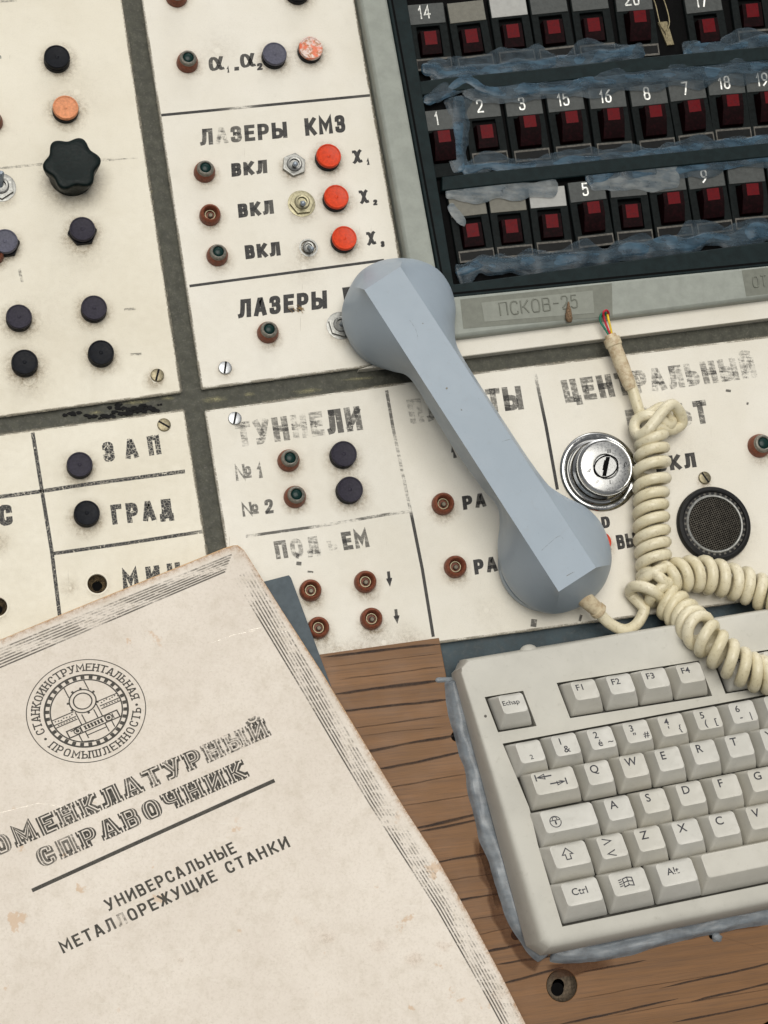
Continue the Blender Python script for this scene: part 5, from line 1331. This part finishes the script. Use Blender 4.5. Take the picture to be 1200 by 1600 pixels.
addr([(864, 959, 0, 0), (832, 949, .035, 0), (803, 925, .085, 0), (784, 890, .15, 0), (779, 852, .215, 0), (783, 818, .27, .2), (779, 789, .32, .55), (753, 759, .385, .9), (710, 699, .50, 1), (672, 637, .625, 1), (650, 600, .69, .9), (635, 583, .73, .6), (614, 577, .775, .25), (585, 567, .825, 0), (558, 546, .875, 0), (540, 518, .925, 0), (534, 485, .97, 0)], fBL, fTL)
n_ = len(sil); per = 5
sx = spline([Vector((p[0].x, p[0].y, p[2])) for p in sil], per, True)
fx_ = []
for i in range(n_):
    a, b = sil[i][1], sil[(i + 1) % n_][1]
    fx_ += [a.lerp(b, j / per) for j in range(per)]
N_ = len(sx)
hwv = [max(0, min(1, p.z)) for p in sx]
zs = [13 + 13 * h for h in hwv]
S3 = [W(sx[i].x, sx[i].y, zs[i]) for i in range(N_)]
F3 = [W(fx_[i].x, fx_[i].y, H) for i in range(N_)]
# axis of the handset for closing the underside
axA = W(622, 490, 20); axB = W(866, 872, 20); axd = (axB - axA)
def axp(p):
    t = max(0.0, min(1.0, (p - axA).dot(axd) / axd.length_squared)); return axA + axd * t
mb = MB(); fac = mb.ring(F3); mb.cap(fac); prev = mb.ring(F3)
for q in range(1, 15):
    t = math.sin(math.pi / 2 * q / 14); cur = []
    for i in range(N_):
        h = hwv[i]; lin = .74 + .10 * h
        z = H - (H - zs[i]) * (lin * t + (1 - lin) * (1 - math.sqrt(max(0, 1 - t * t))))
        p = F3[i].lerp(S3[i], t); cur.append(mb.vert((p.x, p.y, z)))
    mb.bridge(prev, cur); prev = cur
for f, zc_, zh in ((.985, 10, 23.5), (.95, 7.5, 22), (.90, 6, 21), (.80, 5, 20.5)):
    cur = []
    for i in range(N_):
        a = axp(S3[i]); p = a.lerp(S3[i], f); cur.append(mb.vert((p.x, p.y, zc_ + (zh - zc_) * hwv[i])))
    mb.bridge(prev, cur); prev = cur
half = mb.cap(prev)
for v in mb.v: pass
mb.build('handle_shell', M['handset'], HS, ang=16)
mb = MB()
for pts, w_, we in (([(697, 606), (699, 607.5)], 3.2, .25), ([(846, 860), (872, 838), (880, 842)], .6, .72), ([(784, 690), (800, 686), (806, 690)], .6, .70), ([(640, 500), (650, 516), (653, 530)], .5, .74), ([(885, 900), (896, 894)], 1.0, .68), ([(720, 640), (722, 641)], 1.6, .5), ([(660, 505), (661.5, 506)], 1.4, .5)):
    P_ = spline([W(x, y, H) for x, y in pts], 5) if len(pts) > 2 else [W(x, y, H) for x, y in pts]
    prev = None
    for i, p in enumerate(P_):
        d = (P_[min(len(P_) - 1, i + 1)] - P_[max(0, i - 1)]).normalized(); nn = Vector((-d.y, d.x, 0)) * w_ * .17
        cur = (mb.vert((p + nn) + Vector((0, 0, .05)), we), mb.vert((p - nn) + Vector((0, 0, .05)), we))
        if prev: mb.face(prev[0], cur[0], cur[1], prev[1])
        prev = cur
mb.build('scuff_marks', M['chip'], HS, smooth=False)
for nm, c in (('earpiece', axA), ('mouthpiece', axB)):
    mb = MB(); mb.lathe(Vector((c.x, c.y, 0)), [(20, .3), (23.5, .5), (25.5, 2.5), (25.5, 6.5), (20, 6.8)], 48); mb.build(nm, M['handset'], HS, ang=35)
# strain relief at the mouthpiece end
p0 = W(897, 921, 22); p1 = W(938, 957, 15)
mb = MB(); mb.tube([p0.lerp(p1, t) for t in (0, .3, .6, .84, .86, .97, 1.0)], lambda t: (4.7, 4.6, 4.25, 3.95, 4.5, 4.5, 3.9)[min(6, int(t * 6 + .5))], 20)
mb.build('cord_boot', M['boot'], HS, ang=40)

# ================================================================= coiled cord
CD = thing('coiled_cord', W(1020, 800, 0), 'cream coiled telephone cord, knotted near its top and frayed to bare wires', 'coiled cord')
HR = 7.2; TRD = 3.05
tail = [(930, 950, 16), (950, 972, 11), (975, 984, 8), (995, 975, 7), (1008, 952, 7)]
axis = [(1000, 938, 9), (1018, 915, 10), (1045, 901, 10.5), (1090, 897, 10.5), (1130, 905, 11), (1165, 915, 12), (1200, 930, 16), (1245, 950, 24), (1285, 990, 34), (1290, 1035, 36), (1255, 1062, 35), (1200, 1056, 34.5), (1165, 1045, 34.5), (1125, 1018, 34), (1097, 990, 31), (1072, 965, 18), (1050, 945, 11), (1033, 928, 9.5), (1023, 900, 9.8), (1020, 860, 10), (1017, 800, 10), (1018, 750, 10), (1019, 700, 10), (1017, 676, 11)]
A3 = spline([W(x, y, z) for x, y, z in axis], 14)
# resample by arc length, rotation-minimising frame
cum = [0.0]
for i in range(1, len(A3)): cum.append(cum[-1] + (A3[i] - A3[i - 1]).length)
def at(s_):
    s_ = max(0, min(cum[-1], s_))
    lo = 0
    hi = len(cum) - 1
    while hi - lo > 1:
        m = (lo + hi) // 2
        if cum[m] <= s_: lo = m
        else: hi = m
    f = (s_ - cum[lo]) / max(1e-9, cum[hi] - cum[lo]); return A3[lo].lerp(A3[hi], f)
pitch = 7.3; step = pitch / 22; n_ = int(cum[-1] / step); hel = []; nrm = None; th = 2.4
for i in range(n_ + 1):
    s_ = i * step; p = at(s_); tn = (at(s_ + .4) - at(s_ - .4)).normalized()
    if nrm is None: nrm = Vector((0, 0, 1))
    nrm = (nrm - tn * nrm.dot(tn)).normalized(); bn = tn.cross(nrm)
    wob = 1 + .16 * mnoise.noise(Vector((s_ * .06, 1, 0)))
    loose = 1.0 + .35 * max(0, 1 - s_ / 16.0)
    pk = 1 + .34 * mnoise.noise(Vector((s_ * .05, 7, 0)))
    fin = min(1, (cum[-1] - s_) / 4.0 + .35); st = min(1, s_ / 2.0 + .25)
    th += 2 * math.pi * step / pitch / loose * pk
    ca_, sa_ = math.cos(th), math.sin(th)
    hel.append(p + (nrm * ca_ + bn * sa_) * HR * wob * fin * st + tn * 1.0 * math.sin(th * 1.0 + 1.2))
knot = [(1022, 668, 14), (1044, 672, 10), (1058, 668, 8), (1066, 660, 8.5), (1062, 644, 12), (1051, 632, 16), (1040, 638, 18), (1026, 655, 18), (1012, 672, 17), (998, 680, 12), (991, 668, 9), (996, 655, 10), (1012, 649, 13), (1030, 654, 13), (1046, 665, 11), (1050, 648, 6), (1036, 636, 5), (1018, 645, 4.5), (1004, 650, 7), (998, 640, 9), (991, 617, 8.5), (982, 590, 8)]
tl3 = spline([W(*p) for p in tail], 8); kn3 = spline([hel[-1]] + [W(*p) for p in knot], 8)
j1 = spline([tl3[-2], tl3[-1], hel[6], hel[7]], 6)[6:12]
path = tl3[:-1] + j1 + hel[6:-1] + kn3
mb = MB(); mb.tube(path, TRD, 10); cdm = mb.build('coil', M['cord'], CD, ang=80)
# upper boot with collar, then the stripped wires
q0, q1 = W(953, 523, 11), W(986, 608, 9)
mb = MB()
prof = ((0, 3.0), (.02, 3.2), (.06, 3.4), (.07, 4.6), (.20, 4.6), (.22, 4.0), (.28, 3.9), (.55, 4.0), (.80, 3.7), (.90, 3.6), (.93, 3.3), (1, 2.9))
mb.tube([q0.lerp(q1, a) for a, b in prof], lambda t: prof[min(len(prof) - 1, int(t * (len(prof) - 1) + .5))][1], 20); mb.build('cord_boot', M['boot'], CD, ang=35)
for mt, off, pts in (('wire_red', 0, [(955, 526, 11), (949, 512, 10.5), (944, 498, 10), (943, 488, 12), (948, 485, 12), (951, 490, 10), (950, 497, 7)]), ('wire_yellow', 0, [(957, 526, 11.5), (954, 512, 11.5), (951, 500, 11.5), (949, 492, 10), (948, 497, 7)]), ('wire_green', 0, [(953, 526, 10.5), (944, 512, 9.5), (938, 502, 9.5), (939, 492, 10.5), (945, 488, 11), (947, 495, 8)])):
    mb = MB(); mb.tube(spline([W(*p) for p in pts], 6), .62, 8); mb.build('wire', M[mt], CD, ang=80)

# tidy the helper property used while building
for o in bpy.data.objects:
    if '_org' in o: del o['_org']
